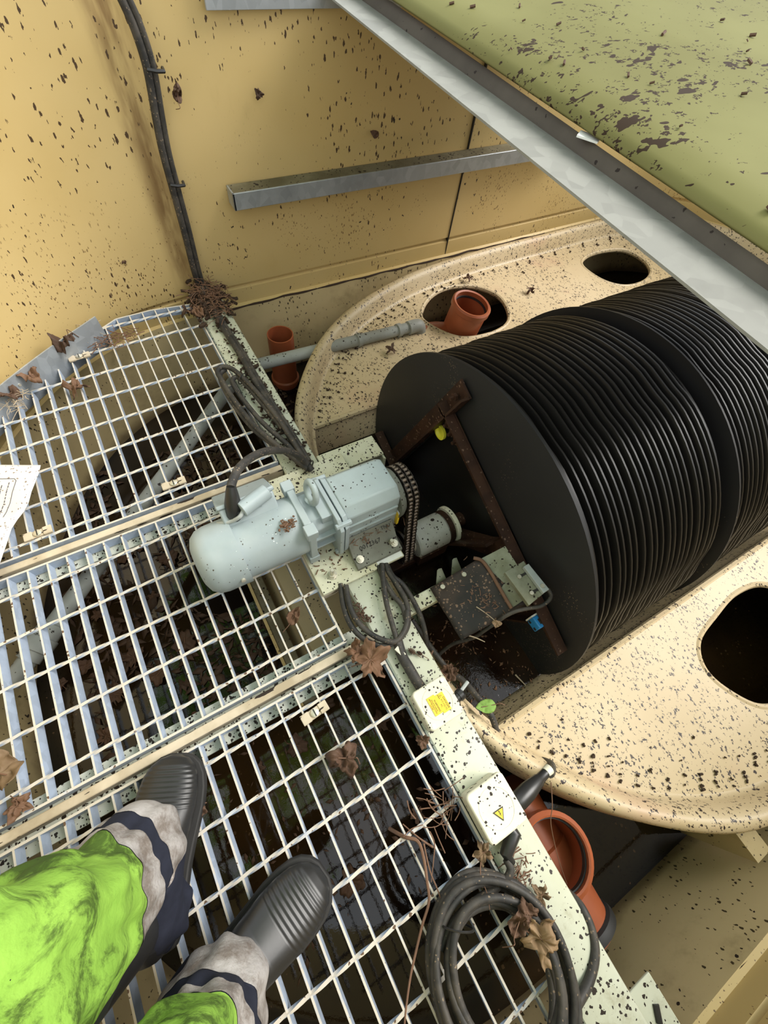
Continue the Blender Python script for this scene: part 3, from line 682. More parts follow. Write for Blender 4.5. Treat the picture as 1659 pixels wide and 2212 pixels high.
# ------------------------------------------------------------------ junction boxes
def junction(cx, cy, sx_, sy_, h, label):
    t = thing('junction_box', (cx,cy,-.002), label, 'junction box')
    ol = rrect(cx-sx_/2, cy-sy_/2, cx+sx_/2, cy+sy_/2, .010)
    b = MB(); b.prism([V((x,y,-.0015)) for x,y in rrect(cx-sx_/2+.002, cy-sy_/2+.002, cx+sx_/2-.002, cy+sy_/2-.002, .009)], (0,0,h-.014)); b.build('base', M['boxp'], t)
    b = MB(); b.prism([V((x,y,h-.0145)) for x,y in ol], (0,0,.0145)); b.build('lid', M['boxp'], t, .003)
    b = MB(); b.lathe([(min(sx_,sy_)*.40,h-.0004),(min(sx_,sy_)*.40,h+.0006),(min(sx_,sy_)*.385,h+.0006),(min(sx_,sy_)*.385,h-.0004)], (cx,cy,0), (0,0,1), 40, False); b.build('lid_ring', M['boxp'], t)
    b = MB()
    for i, j in ((-1,-1),(1,1)): b = MB(); b.lathe([(.0042,h),(.0042,h+.0008)], (cx+i*(sx_/2-.0095), cy+j*(sy_/2-.0095), 0), (0,0,1), 10); b.build('lid_screw', M['white'], t)
    return t
j1 = junction(.049,.070,.083,.085,.048,'square junction box with yellow danger stickers, on the beam nearer the motor')
j2 = junction(.047,-.140,.088,.092,.052,'square junction box with a yellow lightning triangle, on the beam beside the coiled cable')
def glue(t, poly, z, mat, name): b = MB(); b.prism([V((x,y,z)) for x,y in poly], (0,0,.0006)); return b.build(name, mat, t)
# stickers on box 1: text runs down the beam (towards -y), top of the letters towards +x
LX, LY = V((0,-1,0)), V((1,0,0))
def lab(cx, cy, w, h): return [(cx-h/2, cy+w/2), (cx-h/2, cy-w/2), (cx+h/2, cy-w/2), (cx+h/2, cy+w/2)]
z1 = .0488
l1 = at(957,1517,z1); l2 = at(939,1524,z1)
s1 = glue(j1, lab(l1.x, l1.y, .038, .019), z1, M['yellow'], 'danger_sticker'); s2 = glue(j1, lab(l2.x, l2.y, .038, .019), z1-.0002, M['yellow'], 'warning_sticker')
def tx(body, size, x, y, z, par, name='sticker_text'): return text_mesh(body, size, face_mat(V((x,y,z)), LX, LY), name, M['ink'], par)
tx('DANGER', .0062, l1.x+.0055, l1.y-.003, z1+.0008, s1); tx('415 VOLTS', .0048, l1.x-.0005, l1.y-.004, z1+.0008, s1); tx('AC', .0048, l1.x-.006, l1.y-.004, z1+.0008, s1)
tx('WARNING', .0052, l2.x+.0045, l2.y-.003, z1+.0008, s2); tx('ISOLATE MAINS', .0036, l2.x-.0005, l2.y, z1+.0008, s2); tx('BEFORE REMOVING', .0036, l2.x-.004, l2.y, z1+.0008, s2); tx('COVER', .0036, l2.x-.0075, l2.y, z1+.0008, s2)
def tri(c, r, ang): return [(c.x+r*math.cos(ang+2*PI*k/3), c.y+r*math.sin(ang+2*PI*k/3)) for k in range(3)]
def triangle_sign(c, r, ang, z, par):
    glue(par, tri(c, r, ang), z, M['ink'], 'triangle_border'); s = glue(par, tri(c, r*.78, ang), z+.0004, M['yellow'], 'triangle_face')
    e = V((math.cos(ang), math.sin(ang))); n_ = V((-e.y, e.x))
    P = lambda a, q: (c.x+e.x*a*r+n_.x*q*r, c.y+e.y*a*r+n_.y*q*r)
    glue(par, [P(.38,.06),P(-.02,-.12),P(.02,.0),P(-.22,-.06),P(-.18,-.16),P(-.40,.0),P(-.14,.10),P(-.17,.02),P(.10,.14),P(.06,.02)], z+.0008, M['ink'], 'lightning_arrow')
q = l1+V((.003,.013,0)); triangle_sign(V((l1.x-.001,l1.y+.0135)), .0055, 0, z1+.0003, j1)
q = at(1080,1757,.0535); triangle_sign(V((q.x,q.y)), .0135, math.radians(-57-35+360+(0)), .0528, j2)
# glands
b = MB(); g = at(1000,1500,.022); b.lathe([(.011,0),(.011,.012),(.013,.0125),(.013,.022),(.008,.026)], (.0905,g.y,.020), (1,.15,0), 12); b.build('cable_gland', M['rubber'], j1)
b = MB(); b.lathe([(.004,.020),(.004,.05)], (.0905,g.y,.020), (1,.35,.1), 8); b.build('gland_lead', M['grey_cable'], j1)
ga, gb = at(1120,1730,.02), at(1186,1662,.0)
b = MB(); b.tube([V((.089,ga.y,.022)), ga, ga.lerp(gb,.3), ga.lerp(gb,.65), ga.lerp(gb,.68), ga.lerp(gb,.9)], [.015,.018,.0175,.0125,.0105,.0095], 16); b.build('cable_sleeve', M['rubber'], j2)
b = MB(); b.tube([ga.lerp(gb,.88), ga.lerp(gb,1.02)], .0105, 14); b.build('sleeve_end_tape', M['boxp'], j2)
gd = at(1093,1846,.02); b = MB(); b.tube([V((.055,-.182,.022)), V((.058,-.196,.022)), gd, gd+V((.003,-.018,-.004))], [.013,.015,.012,.0075], 14); b.build('lower_gland', M['rubber'], j2)
# ------------------------------------------------------------------ cables
def cable(name, pts, r, label, mat=None, n=7, seg=10):
    b = MB(); b.tube(spline(pts, n), r, seg); return tag(b.build(name, mat or M['cable']), label, 'cable')
A = lambda px, py, z=.012: at(px, py, z)
# up the wall and along the beam
wpx = [(258,-12),(290,60),(318,150),(338,260),(352,330),(372,405),(398,500),(418,580),(432,625)]
wc = thing('wall_cable', (.06,1.63,.3), 'pair of thick black cables clipped down the yellow wall on to the beam', 'cable')
for i, (dx, r) in enumerate(((0,.010),(.016,.0075))):
    pts = [at(px, py, 1.638, 1)+V((dx,0,0)) for px, py in wpx] + [V((.052+dx,1.60,.022)), V((.050+dx,1.56,.012))] + [A(px, py, .008)+V((dx*.7,0,0)) for px, py in ((463,675),(481,707),(520,767),(550,821),(596,896),(626,942),(660,1000))]
    b = MB(); b.tube(spline(pts, 6), r, 10); b.build('cable_strand', M['cable'], wc)
b = MB()
for px, py in ((330,150),(378,398)):
    b = MB(); q = at(px, py, 1.63, 1); b.tube([q+V((-.014,.012,.002)), q+V((-.012,-.006,.002)), q+V((.006,-.012,0)), q+V((.024,-.008,-.002)), q+V((.026,.012,-.002))], .0045, 6); b.build('cable_clip', M['rubber'], wc)
# cable loop lying over grating beside the beam
Z4 = lambda pts, z: [at(400+x/3.318, 580+y/3.318, z) for x, y in pts]
lp = thing('cable_loop', (.0,1.0,.02), 'flattened loop of black cable tied beside the beam, behind the motor', 'cable')
l_a = [(880,1440),(700,1300),(500,1130),(350,940),(262,800),(232,742),(262,704),(340,722),(440,810),(550,930),(690,1110),(830,1330),(890,1420)]
l_b = [(860,1380),(720,1250),(560,1110),(430,960),(360,860),(340,800),(380,780),(450,850),(560,980),(700,1150)]
l_c = [(890,1430),(720,1320),(510,1170),(350,980),(275,850),(250,760),(290,722)]
for pl, z in ((l_a,.030),(l_b,.020),(l_c,.018)):
    b = MB(); b.tube(spline(Z4(pl, z), 6), .0075, 10); b.build('strand', M['cable'], lp)
b = MB()
for c_, r_ in (((410,790),.020),((890,1425),.022)):
    b = MB(); q = Z4([c_], .024)[0]; b.tube([q+V((r_*math.cos(2*PI*k/16)*.8, r_*math.cos(2*PI*k/16)*.6, r_*.7*math.sin(2*PI*k/16))) for k in range(16)], .0018, 6, False, True); b.build('cable_tie', M['rubber'], lp)
cable('motor_cable', [A(673,1016,.02), at(655,993,.045), at(623,975,.10), at(581,974,.16), at(545,987,.20), at(517,1011,.228), at(503,1038,.240), at(499,1054,.243)], .0095, 'thick black cable arching from the beam to the motor terminal box', seg=14)
# loops hanging below the motor plate
Z7 = lambda pts, zs: [at(700+x/2.9625, 1150+y/2.9625, z) for (x, y), z in zip(pts, zs if isinstance(zs, list) else [zs]*len(pts))]
hl = thing('hanging_cable_loop', (.02,.33,.0), 'dangling black cable loop below the motor plate, draped over the beam', 'cable')
for pl, z in (([(105,330),(125,470),(170,590),(240,670),(340,722),(430,715),(510,650),(540,560),(525,440),(470,340),(410,250),(395,200)],.012),
              ([(140,340),(165,470),(215,570),(300,650),(400,695),(470,690),(525,600),(532,500)],.022),
              ([(370,200),(378,300),(395,430),(425,550),(455,650),(475,720)],.018),
              ([(345,215),(390,320),(440,400),(500,470),(525,560)],.010)):
    b = MB(); b.tube(spline(Z7(pl, z), 6), .0065, 10); b.build('strand', M['cable'], hl)
cable('dropping_cable', Z7([(405,215),(440,280),(500,330),(560,420),(615,530),(648,650),(655,745),(640,800)], [.0,.008,.0,-.01,-.03,-.06,-.10,-.14]), .0065, 'black cable dropping off the beam past the cream arm')
cable('sleeved_cable', Z7([(470,690),(500,790),(540,860),(590,945),(625,1000)], [.012,.012,.014,.014,.018]), .012, 'black sleeved cable joint lying on the beam up to the danger box')
b = MB(); q = Z7([(487,765)], .020)[0]; b.bar(q+V((-.004,.012,0)), q+V((.004,-.012,0)), .010, .006)
tag(b.build('cable_marker', M['boxp'], origin=q), 'tiny cream marker sleeve on the cable near the cones', 'marker')
# big coil at the lower edge
cc = at(1080,2098,.02); Ro = (at(940,2090,.02)-at(1222,2090,.02)).length/2
coil = thing('cable_coil', (cc.x,cc.y,.0), 'big coil of black cable tied and lying on the near grating and beam', 'cable')
rnd = random.Random(11)
for i in range(10):
    f_ = i/9; R = Ro*(.985-.40*((i*5) % 10)/9.0)
    zz = .009 + .012*((i*3) % 4); ph = rnd.random()*6; ox, oy = rnd.uniform(-.006,.006), rnd.uniform(-.012,.004)
    pts = [V((cc.x+ox+R*math.cos(a)*(1+.02*math.sin(2*a+ph)), cc.y+oy+R*1.16*math.sin(a)*(1+.02*math.cos(3*a+ph)), zz+.006*math.sin(a+ph))) for a in [2*PI*k/48 for k in range(48)]]
    b = MB(); b.tube(pts, .0066, 10, False, True); b.build('turn', M['cable'], coil)
b = MB(); q = at(985,1998,.02)
for dz in (0,): b.tube([q+V((.030*math.cos(2*PI*k/20)*.75, .030*math.cos(2*PI*k/20)*-.55, .010+.026*math.sin(2*PI*k/20))) for k in range(20)], .002, 6, False, True)
b.build('cable_tie', M['rubber'], coil)
cable('box_cable', [at(1094,1856,.02), at(1103,1878,.018), at(1093,1900,.015), at(1065,1922,.014), at(1030,1945,.016), at(998,1972,.020), at(970,2008,.022), at(950,2050,.022)], .0075, 'black cable curving from the triangle box gland to the coil')
cable('edge_cable', [at(1205,2240,.03), at(1240,2180,.02), at(1272,2120,.004), at(1285,2060,-.002), at(1276,2005,-.006), at(1255,1960,-.012), at(1232,1935,-.03), at(1210,1918,-.06)], .0085, 'dirty black cable looping over the right edge of the beam by the orange tee')
cable('deck_cable', Z7([(560,560),(570,590),(550,600)],-.09)[:1] + [at(960,1438,-.14), at(1000,1470,-.13), at(1030,1505,-.11), at(1058,1540,-.09), at(1072,1580,-.12), at(1070,1625,-.17), at(1056,1650,-.22)], .008, 'dark cable bending over the cream rim under the green leaf')
cable('sump_cable', [at(1085,1640,-.24), at(1120,1637,-.20), at(1160,1640,-.16), at(1190,1650,-.10), at(1192,1668,-.05), at(1188,1672,-.02)], .008, 'black cable reaching the taped sleeve below the cream rim')
# ------------------------------------------------------------------ pipes
wp = thing('waste_pipe', (.4,1.35,-.13), 'grey plastic waste pipe crossing the cream rim, with an elbow at its end', 'pipe')
zp = -.125; e0, e1 = at(895,705,zp), at(540,792,zp)
yv = (e0.y+e1.y)/2
p_b = at(470,845,zp); p_c = at(20,1480,zp)
k0 = V((at(520,800,zp).x, yv, zp))
b = MB(); b.tube([V((e0.x,e0.y,zp)), V((e1.x,e1.y,zp))], .0215, 18); b.tube([V((e1.x,e1.y,zp)), V((e1.x-.035,e1.y-.008,zp)), V((e1.x-.075,e1.y-.045,zp))], .0215, 18)
fe = V((e1.x-.075,e1.y-.045,zp)); b.tube([fe, p_c], .0215, 18); b.build('pipe', M['pvc'], wp)
b = MB(); b.tube(spline([V((e0.x-.03,e0.y,zp)), V((e0.x,e0.y,zp)), V((e0.x+.022,e0.y,zp-.006)), V((e0.x+.03,e0.y,zp-.03))], 5), .027, 18); b.build('elbow', M['pvc'], wp)
b = MB()
for px in (775,862): 
    q = at(px, 735 if px < 800 else 714, zp); q.y = e0.y + (e1.y-e0.y)*(q.x-e0.x)/(e1.x-e0.x); b.lathe([(.026,-.008),(.026,.008)], (q.x,q.y,zp), (1,0,0), 20); b.box((q.x-.008,q.y-.012,zp-.03),(q.x+.008,q.y+.012,zp-.015)); b.build('pipe_clip', M['pvc'], wp); b = MB()
dirn = (p_c-fe).normalized(); u0 = at(110,1395,zp); uc = fe+dirn*((u0-fe).dot(dirn))
b = MB(); b.lathe([(.026,-.045),(.030,-.043),(.030,-.012),(.034,-.010),(.034,.022),(.027,.024),(.027,.045)], uc, dirn, 10); b.build('union', M['pvc'], wp)
rp = at(612,800,-.36); rpx = thing('drain_pipe', (rp.x,rp.y,-.40), 'open terracotta drain pipe standing in the sump behind the grey pipe', 'pipe')
r_ = .051; tz = -.15; rp2 = at(605,722,tz)
pc = V((rp2.x, rp2.y, 0)); b = MB(); b.lathe([(r_-.004,tz-.18),(r_-.004,tz),(r_,tz),(r_,-.42)], pc, (0,0,1), 32, False); b.build('pipe', M['orange'], rpx)
b = MB(); b.lathe([(r_+.001,-.385),(r_+.008,-.380),(r_+.008,-.365),(r_+.001,-.36)], pc, (0,0,1), 32, False); b.build('collar', M['orange'], rpx)
def socket(b, o, ax, r, l, flip=1):
    b.lathe([(r-.006,0),(r-.006,l),(r+.002,l+.002),(r+.008,l-.004),(r+.008,l-.022),(r+.001,l-.028),(r,0)], o, ax, 36, False)
# tee standing in the deck hole
hp = at(1020,655,-.06); ht = thing('drain_tee', (hp.x,hp.y,-.3), 'terracotta drain tee with an open top poking through the oval deck hole', 'pipe')
ax = V((.10,-.10,1)).normalized(); b = MB(); o_ = hp-ax*.32; socket(b, o_, ax, .076, .32)
b.build('body', M['orange'], ht)
b = MB(); b.lathe([(.071,.294),(.071,.302),(.066,.302),(.066,.294)], o_, ax, 36, False); b.build('seal', M['seal'], ht)
b = MB(); b.tube([o_+ax*.13, o_+ax*.15+V((-.10,.02,0)), o_+ax*.16+V((-.19,.03,0))], .072, 28); b.build('branch', M['orange'], ht)
b = MB(); b.lathe([(.078,.09),(.081,.094),(.081,.10),(.078,.104)], o_, ax, 36, False); b.lathe([(.078,.12),(.081,.124),(.081,.13),(.078,.134)], o_, ax, 36, False); b.build('ribs', M['orange'], ht)
# inlet tee at the lower right
it = thing('inlet_tee', (.18,-.38,-.3), 'large terracotta inlet tee with an open mouth beside the beam', 'pipe')
mz = -.115; mc = at(1204,1850,mz); rz = -.245; rx_ = mc.x+.005
b = MB(); b.lathe([(.070,-.13),(.070,0),(.074,.002),(.083,-.004),(.083,-.03),(.075,-.036),(.075,-.13)], mc, (0,0,1), 40, False); b.build('mouth_socket', M['orange'], it)
b = MB(); b.lathe([(.0695,-.022),(.0695,-.010),(.066,-.010),(.066,-.022)], mc, (0,0,1), 40, False); b.build('mouth_seal', M['seal'], it)
b = MB(); b.lathe([(.0735,0),(.0735,.13),(.0805,.134),(.0805,.235),(.074,.24),(.074,.33)], (rx_,mc.y+.13,rz), (0,-1,-.08), 40, False); b.build('run', M['orange'], it)
b = MB(); b.lathe([(.062,0),(.0735,0),(.0735,.004)], (rx_,mc.y+.13,rz), (0,-1,-.08), 40); b.build('run_inside', M['orange_in'], it)
b = MB(); b.lathe([(.0745,.30),(.082,.304),(.085,.312),(.085,.322),(.076,.326)], (rx_,mc.y+.13,rz), (0,-1,-.08), 40, False); b.build('wall_seal', M['seal'], it)
# tan shelf and bar under the grating
b = MB(); b.prism([V((-.16,.27,-.36)),V((-.12,.29,-.26)),V((.04,.29,-.235)),V((.13,.29,-.235)),V((.13,.29,-.45)),V((-.16,.27,-.45))], (0,.47,0)); tag(b.build('sump_shelf', M['sump'], origin=(0,.5,-.4)), 'tan moulded shelf below the middle grating beside the beam', 'shelf')
t = thing('baffle_rail', (-.19,.5,-.3), 'square rail with a yellow edge below the middle grating in front of the motor', 'rail')
b = MB(); b.box((-.20,.24,-.335),(-.160,.78,-.30)); b.build('rail', M['galv_dirty'], t, .003)
b = MB(); b.box((-.209,.24,-.335),(-.2001,.78,-.296)); b.build('yellow_edge', M['wall'], t, .001)
# ------------------------------------------------------------------ cross arm, sensor plate
M['brk'] = gritty('mossy_zinc', (.26,.27,.20), .55, .3, ((80,.5,.5),), (.17,.17,.11), 14)
ca = thing('cream_arm', (.18,.28,-.02), 'cream square arm reaching from the beam to the rubber sheet', 'arm')
q0, q1 = at(880,1310,-.03), at(1010,1245,-.03); ym = (q0.y+q1.y)/2
b = MB(); b.box((.107,ym-.020,-.060),(.46,ym+.018,-.030)); b.build('arm', M['plate'], ca, .003)
b = MB()
for px in ((945,1245),(978,1222)):
    q = at(px[0], px[1], -.0); b.prism([V((q.x-.018,q.y-.03,-.031)),V((q.x+.020,q.y-.03,-.031)),V((q.x+.016,q.y+.012,.0)),V((q.x+.008,q.y+.014,.0))], (.006,.002,0)); b.build('gusset', M['brk'], ca); b = MB()
sp_ = thing('rubber_flap', (.32,.22,-.02), 'square black rubber sheet covered in grit, next to the drum', 'rubber sheet')
zz = -.022
def zq(x, y, z): return at(900+x/4.88, 1150+y/4.88, z)
b = MB(); cs = [zq(140,590,-.022), zq(650,280,.05), zq(1165,765,.05), zq(470,1135,-.022)]
def shf(u, v): 
    p = cs[0].lerp(cs[1],u).lerp(cs[3].lerp(cs[2],u),v); return p+V((0,0,.004*noise.noise(V((u*4,v*4,1)))))
b.sheet(shf, 12, 12); b.build('sheet', M['rubber_sheet'], sp_, solid=.005)
b = MB()
for x, y in ((495,450),(270,580)): b = MB(); b.lathe([(.006,.003),(.006,.006),(.003,.006)], zq(x, y, -.004 if x < 400 else .022), (0,0,1), 12); b.build('fixing_screw', M['bolt'], sp_)
sb = thing('sensor_bracket', (.42,.28,-.01), 'grey slotted bracket with a small sensor beside the drum face', 'bracket')
b = MB(); b.prism([zq(640,300,.040), zq(930,150,.070), zq(1240,640,.070), zq(1000,800,.040)], (0,0,.003)); b.build('base_plate', M['brk'], sb)
b = MB(); b.prism([zq(930,420,.095), zq(1130,300,.095), zq(1345,640,.095), zq(1185,770,.095)], (0,0,-.012)); sq_ = b.build('slotted_plate', M['brk'], sb, .001)
b = MB()
for (xa,ya),(xb_,yb_) in (((1065,480),(1150,430)),((1195,640),(1280,600))): b = MB(); b.bar(zq(xa,ya,.0955), zq(xb_,yb_,.0955), .006, .0006); b.build('slot', M['ink'], sq_)
b = MB(); b.prism([zq(1130,360,.107), zq(1180,328,.107), zq(1400,600,.107), zq(1340,640,.107)], (0,0,-.011)); b.build('sensor_body', simple('sensor_grey', (.30,.33,.32), .5), sb, .001)
b = MB()
for x, y in ((1080,470),(1210,640),(1325,565),(1190,390)): b = MB(); b.lathe([(.005,0),(.005,.003)], zq(x,y,(.0955 if x in (1080,1210) else (.1072 if x == 1325 else .0955))), (0,0,1), 10); b.build('screw', M['bolt'], sb)
cable('sensor_cable', [zq(1385,600,.098), zq(1415,660,.09), zq(1390,720,.08), zq(1300,780,.07), zq(1180,800,.065), zq(1050,830,.060), zq(940,880,.045), zq(860,935,.025), zq(720,1030,-.01), zq(600,1110,-.06), zq(400,1170,-.12), zq(280,1250,-.16), zq(190,1340,-.18)], .0048, 'thin dirty cable from the sensor bracket down across the rubber sheet')
cable('dirty_strap', [zq(600,270,.050), zq(690,300,.054), zq(780,420,.054), zq(860,560,.052), zq(940,700,.050), zq(1000,800,.046)], .0045, 'dirt-crusted strap lying across the rubber sheet', M['twig'])
# ------------------------------------------------------------------ lid and galvanised frame
gv = thing('galvanised_frame_beam', (.62,.9,.66), 'wide galvanised beam crossing the upper right corner at hatch height', 'beam')
zg = .70
def ext(p, q, a=-.6, c=1.25): return p.lerp(q, a), p.lerp(q, c)
def atx(px, py, L):
    # point on the vertical plane through the level line L under the pixel
    a, b_ = (px-CXp)/FPX, (py-CYp)/FPX; r = CR[0]*a + CR[1]*b_ + CR[2]; d = L[1]-L[0]; n_ = V((d.y, -d.x, 0)); return CC + r*((L[0]-CC).dot(n_)/r.dot(n_))
Ll = (at(740,14,zg), at(1640,740,zg)); Lb = (at(930,106,zg), at(1659,628,zg))
Lu = (atx(1050,140,Lb), atx(1650,555,Lb)); zt_ = (Lu[0].z+Lu[1].z)/2
l0, l1_ = ext(*Ll); b0_, b1_ = ext(*Lb)
up_ = V((0,0,zt_-zg)); th_ = V((0,0,-.004)); cr_ = (b0_-l0).normalized()
b = MB(); b.rings([[e, e+th_, f_+th_, f_+V((0,0,.0)), f_-cr_*.012+V((0,0,.0))] for e, f_ in ((l0,b0_),(l1_,b1_))])
b.build('flange', M['galv_beam'], gv, ang=50)
u0_, u1_ = ext(at(1052,148,.722), at(1650,566,.722))
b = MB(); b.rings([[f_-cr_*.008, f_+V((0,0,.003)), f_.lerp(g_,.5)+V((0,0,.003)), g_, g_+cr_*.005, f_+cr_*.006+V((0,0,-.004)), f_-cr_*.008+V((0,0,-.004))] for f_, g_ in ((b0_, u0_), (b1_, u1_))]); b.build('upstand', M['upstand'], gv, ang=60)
zt_ = .722
ld = thing('hatch_cover', (1.2,.6,.78), 'green fibreglass hatch cover strewn with brown debris, closed over the drum', 'hatch cover')
zl = zt_+.012
Le = (at(895,30,zl), at(1630,524,zl)); e0_, e1_ = ext(*Le); dl = (e1_-e0_); nl = V((-dl.y, dl.x, 0)).normalized()
if nl.x < 0: nl = -nl
def lidf(u, v):
    p = e0_ + dl*v + nl*(u*1.05)  # cover shaped short on the far side, an added gap letting sky light in
    return V((p.x, p.y, zl + .022*math.sin(min(1,u*16)*PI/2) + .10*u - .05*u*u + .012*math.sin(v*PI)*min(1,u*3)))
b = MB(); b.sheet(lidf, 48, 20); b.build('cover_skin', M['green'], ld, solid=.006)
b = MB(); q = at(1272,296,zt_+.004); b.bar(q+V((-.01,.016,0)), q+V((.01,-.016,0)), .026, .003); tag(b.build('hinge_tab', M['white'], origin=q), 'small white tab in the gap between galvanised beam and green hatch cover', 'tab')
# ------------------------------------------------------------------ paper sheet
ps = thing('paper_sheet', (-.62,.95,.02), 'curled white printed sheet lying on the far grating at the left edge', 'paper')
re = [(88,1005),(84,1022),(76,1042),(68,1062),(62,1085),(52,1105),(38,1122),(25,1142),(16,1170),(2,1210),(-30,1300)]
def papf(u, v):
    k = v*(len(re)-1); i = min(int(k), len(re)-2); p = V(re[i]).lerp(V(re[i+1]), k-i); q = V((-170, 1003+ (p.y-1005)*1.15))
    r = p.lerp(q, u); zz = .028+.010*math.sin(v*7+u*2)-.012*u*u
    return at(r.x, r.y, max(zz,.008))
b = MB(); b.sheet(papf, 12, 40); b.build('sheet', M['paper'], ps, solid=.0012)
b = MB(); rnd = random.Random(3)
def stroke(u0, v0, u1, v1, w=.0019):
    n = max(2, int((abs(v1-v0)+abs(u1-u0))*60)); pts = [papf(u0+(u1-u0)*k/n, v0+(v1-v0)*k/n)+V((0,0,.0012)) for k in range(n+1)]
    for a_, c_ in zip(pts, pts[1:]): b.bar(a_, c_, w, .0005)
U0 = .17
stroke(U0+.02,.16,.95,.16,.0013); stroke(U0,.18,U0+.02,.16,.0013); stroke(U0,.18,U0,.56,.0013)
for r_ in range(12):
    u = U0+.055+.058*r_; v = .19+rnd.random()*.04
    if r_ in (2,6): stroke(u,.165,u,.72,.0012); continue
    while v < .72:
        l = rnd.uniform(.008,.035); stroke(u, v, u, min(v+l,.74)); v += l+rnd.uniform(.006,.012)
b.build('printed_lines', M['greyink'], ps)
# ------------------------------------------------------------------ the person
pe = thing('person', (-.45,.05,0), 'person standing on the grating in black boots and lime and navy work trousers', 'person')
def boot(toe, heel, name_l, lean=(0,0)):
    toe, heel = V(toe), V(heel); d = (toe-heel); L = d.length; d.normalize(); s = V((-d.y, d.x, 0))
    # (t along sole, half width, top z, bottom z)
    sec = [(a_, w_*1.08, z_, q_) for a_, w_, z_, q_ in [(0.0,.020,.085,.022),(.03,.036,.12,.018),(.10,.041,.16,.018),(.20,.041,.175,.018),(.30,.041,.165,.018),(.40,.041,.128,.018),(.50,.043,.105,.018),(.60,.046,.090,.018),(.70,.049,.079,.018),(.80,.048,.071,.018),(.88,.044,.065,.018),(.94,.036,.058,.018),(.98,.024,.048,.02),(1.0,.010,.036,.022)]]
    b = MB(); rs = []
    fine = []
    for k in range(221):
        t0 = k/220; i = max(q_ for q_ in range(len(sec)-1) if sec[q_][0] <= t0+1e-9); f_ = (t0-sec[i][0])/(sec[i+1][0]-sec[i][0]); fine.append([a_+(c_-a_)*f_ for a_, c_ in zip(sec[i], sec[i+1])])
    for t_, w, zt, zb in fine:
        c = heel+d*(L*t_); ring = []
        rib = .0006*math.sin(t_*230) if .70 < t_ < .93 else 0
        for j in range(20):
            a = 2*PI*j/20; ca_, sa = math.cos(a), math.sin(a); zz = (zt+zb)/2 + (zt-zb)/2*(abs(sa)**.8)*(1 if sa >= 0 else -1)
            ww = w*(abs(ca_)**.7)*(1 if ca_ >= 0 else -1)*(1.0 if sa < .3 else 1-.10*(sa-.3))
            ring.append(c+s*ww+V((0,0,zz+(rib if sa > 0 else 0))))
        rs.append(ring)
    b.rings(rs)
    bo = b.build('boot', M['rubber'], pe, ang=60)
    # shaft of the boot under the trouser leg
    ank = heel+d*(L*.20); b = MB(); b.tube([ank+V((0,0,.06)), ank+V((0,0,.16)), ank+V((lean[0]*.3,lean[1]*.3,.30))], [.042,.050,.058], 20); b.build('boot_shaft', M['rubber'], bo)
    b = MB(); out = []
    for t_, w in [(r[0], r[1]) for r in sec]: out.append((t_, w*1.07+.003))
    pol = [heel+d*(L*(t_*1.02-.01))+s*w for t_, w in out] + [heel+d*(L*(t_*1.02-.01))-s*w for t_, w in reversed(out)]
    b.prism([V((p.x,p.y,.0012)) for p in pol], (0,0,.024)); b.build('boot_sole', M['sole'], bo, .003)
    return bo
lt = at(378,1630,.04); lh = at(314,1995,.05); lh = lt+(lh-lt).normalized()*.285; lt.z = lh.z = 0
rt_ = at(697,1888,.045); rh = at(462,2155,.05); rh = rt_+(rh-rt_).normalized()*.30; rt_.z = rh.z = 0
boot(lt, lh, 'l'); boot(rt_, rh, 'r')
def leg(cs, rs, wob, seed, nseg=96):
    """cloth tube rings along a centre line with folds"""
    ctr = spline(cs, 22); n = len(ctr); rings = []
    for i, p in enumerate(ctr):
        k = i/(n-1); j = k*(len(rs)-1); a0 = min(int(j), len(rs)-2); r = rs[a0]+(rs[a0+1]-rs[a0])*(j-a0)
        d = (ctr[min(i+1,n-1)]-ctr[max(i-1,0)]).normalized(); s = d.cross(V((0,1,0))).normalized(); u = s.cross(d)
        ring = []
        for m in range(nseg):
            a = 2*PI*m/nseg; q = V((math.cos(a)*1.6, math.sin(a)*1.6, p.z*9+seed))
            f_ = noise.noise(q)*.6 + noise.noise(V((math.cos(a)*3, math.sin(a)*3, p.z*22+seed)))*.35 + .28*abs(noise.noise(V((math.cos(a)*2.2+p.z*6, math.sin(a)*2.2, seed))))
            ring.append(p + (s*math.cos(a)+u*math.sin(a))*(r*(1+wob*f_)))
        rings.append(ring)
    return ctr, rings
def trouser(cs, rs, cuts, seed):
    ctr, rings = leg(cs, rs, .34, seed); n = len(rings)
    # find ring index for each cut height
    def idx(z): return min(range(n), key=lambda i: abs(ctr[i].z-z))
    segs = []
    for (z0, z1, kind) in cuts:
        i0, i1 = idx(z0), idx(z1)
        segs.append((kind, rings[i0:i1+1]))
    return segs
def expand(rs, f_): 
    out = []
    for r in rs:
        c = sum(r, V())/len(r); out.append([c+(p-c)*f_ for p in r])
    return out
hipL, hipR, waist = V((-.60,.055,.84)), V((-.62,-.14,.84)), V((-.64,-.04,.97))
la = lh.lerp(lt,.30); ra = rh.lerp(rt_,.30)
legL = [V((la.x-.006,la.y-.02,.05)), V((la.x-.004,la.y-.012,.10)), at(305,1858,.15), at(245,1915,.21), at(165,1990,.285), at(40,2085,.40), V((-.565,.065,.60)), hipL]
legR = [V((ra.x-.012,ra.y-.014,.05)), V((ra.x-.006,ra.y-.006,.10)), at(478,2165,.15), at(442,2250,.21), at(392,2365,.29), at(305,2510,.41), V((-.535,-.10,.62)), hipR]
radii = [.066,.064,.066,.070,.074,.082,.090,.094]
cutsL = [(.05,.145,'n'),(.145,.175,'t'),(.175,.205,'n'),(.205,.262,'t'),(.262,.84,'g')]
cutsR = [(.05,.15,'n'),(.15,.20,'t'),(.20,.24,'n'),(.24,.288,'t'),(.288,.84,'g')]
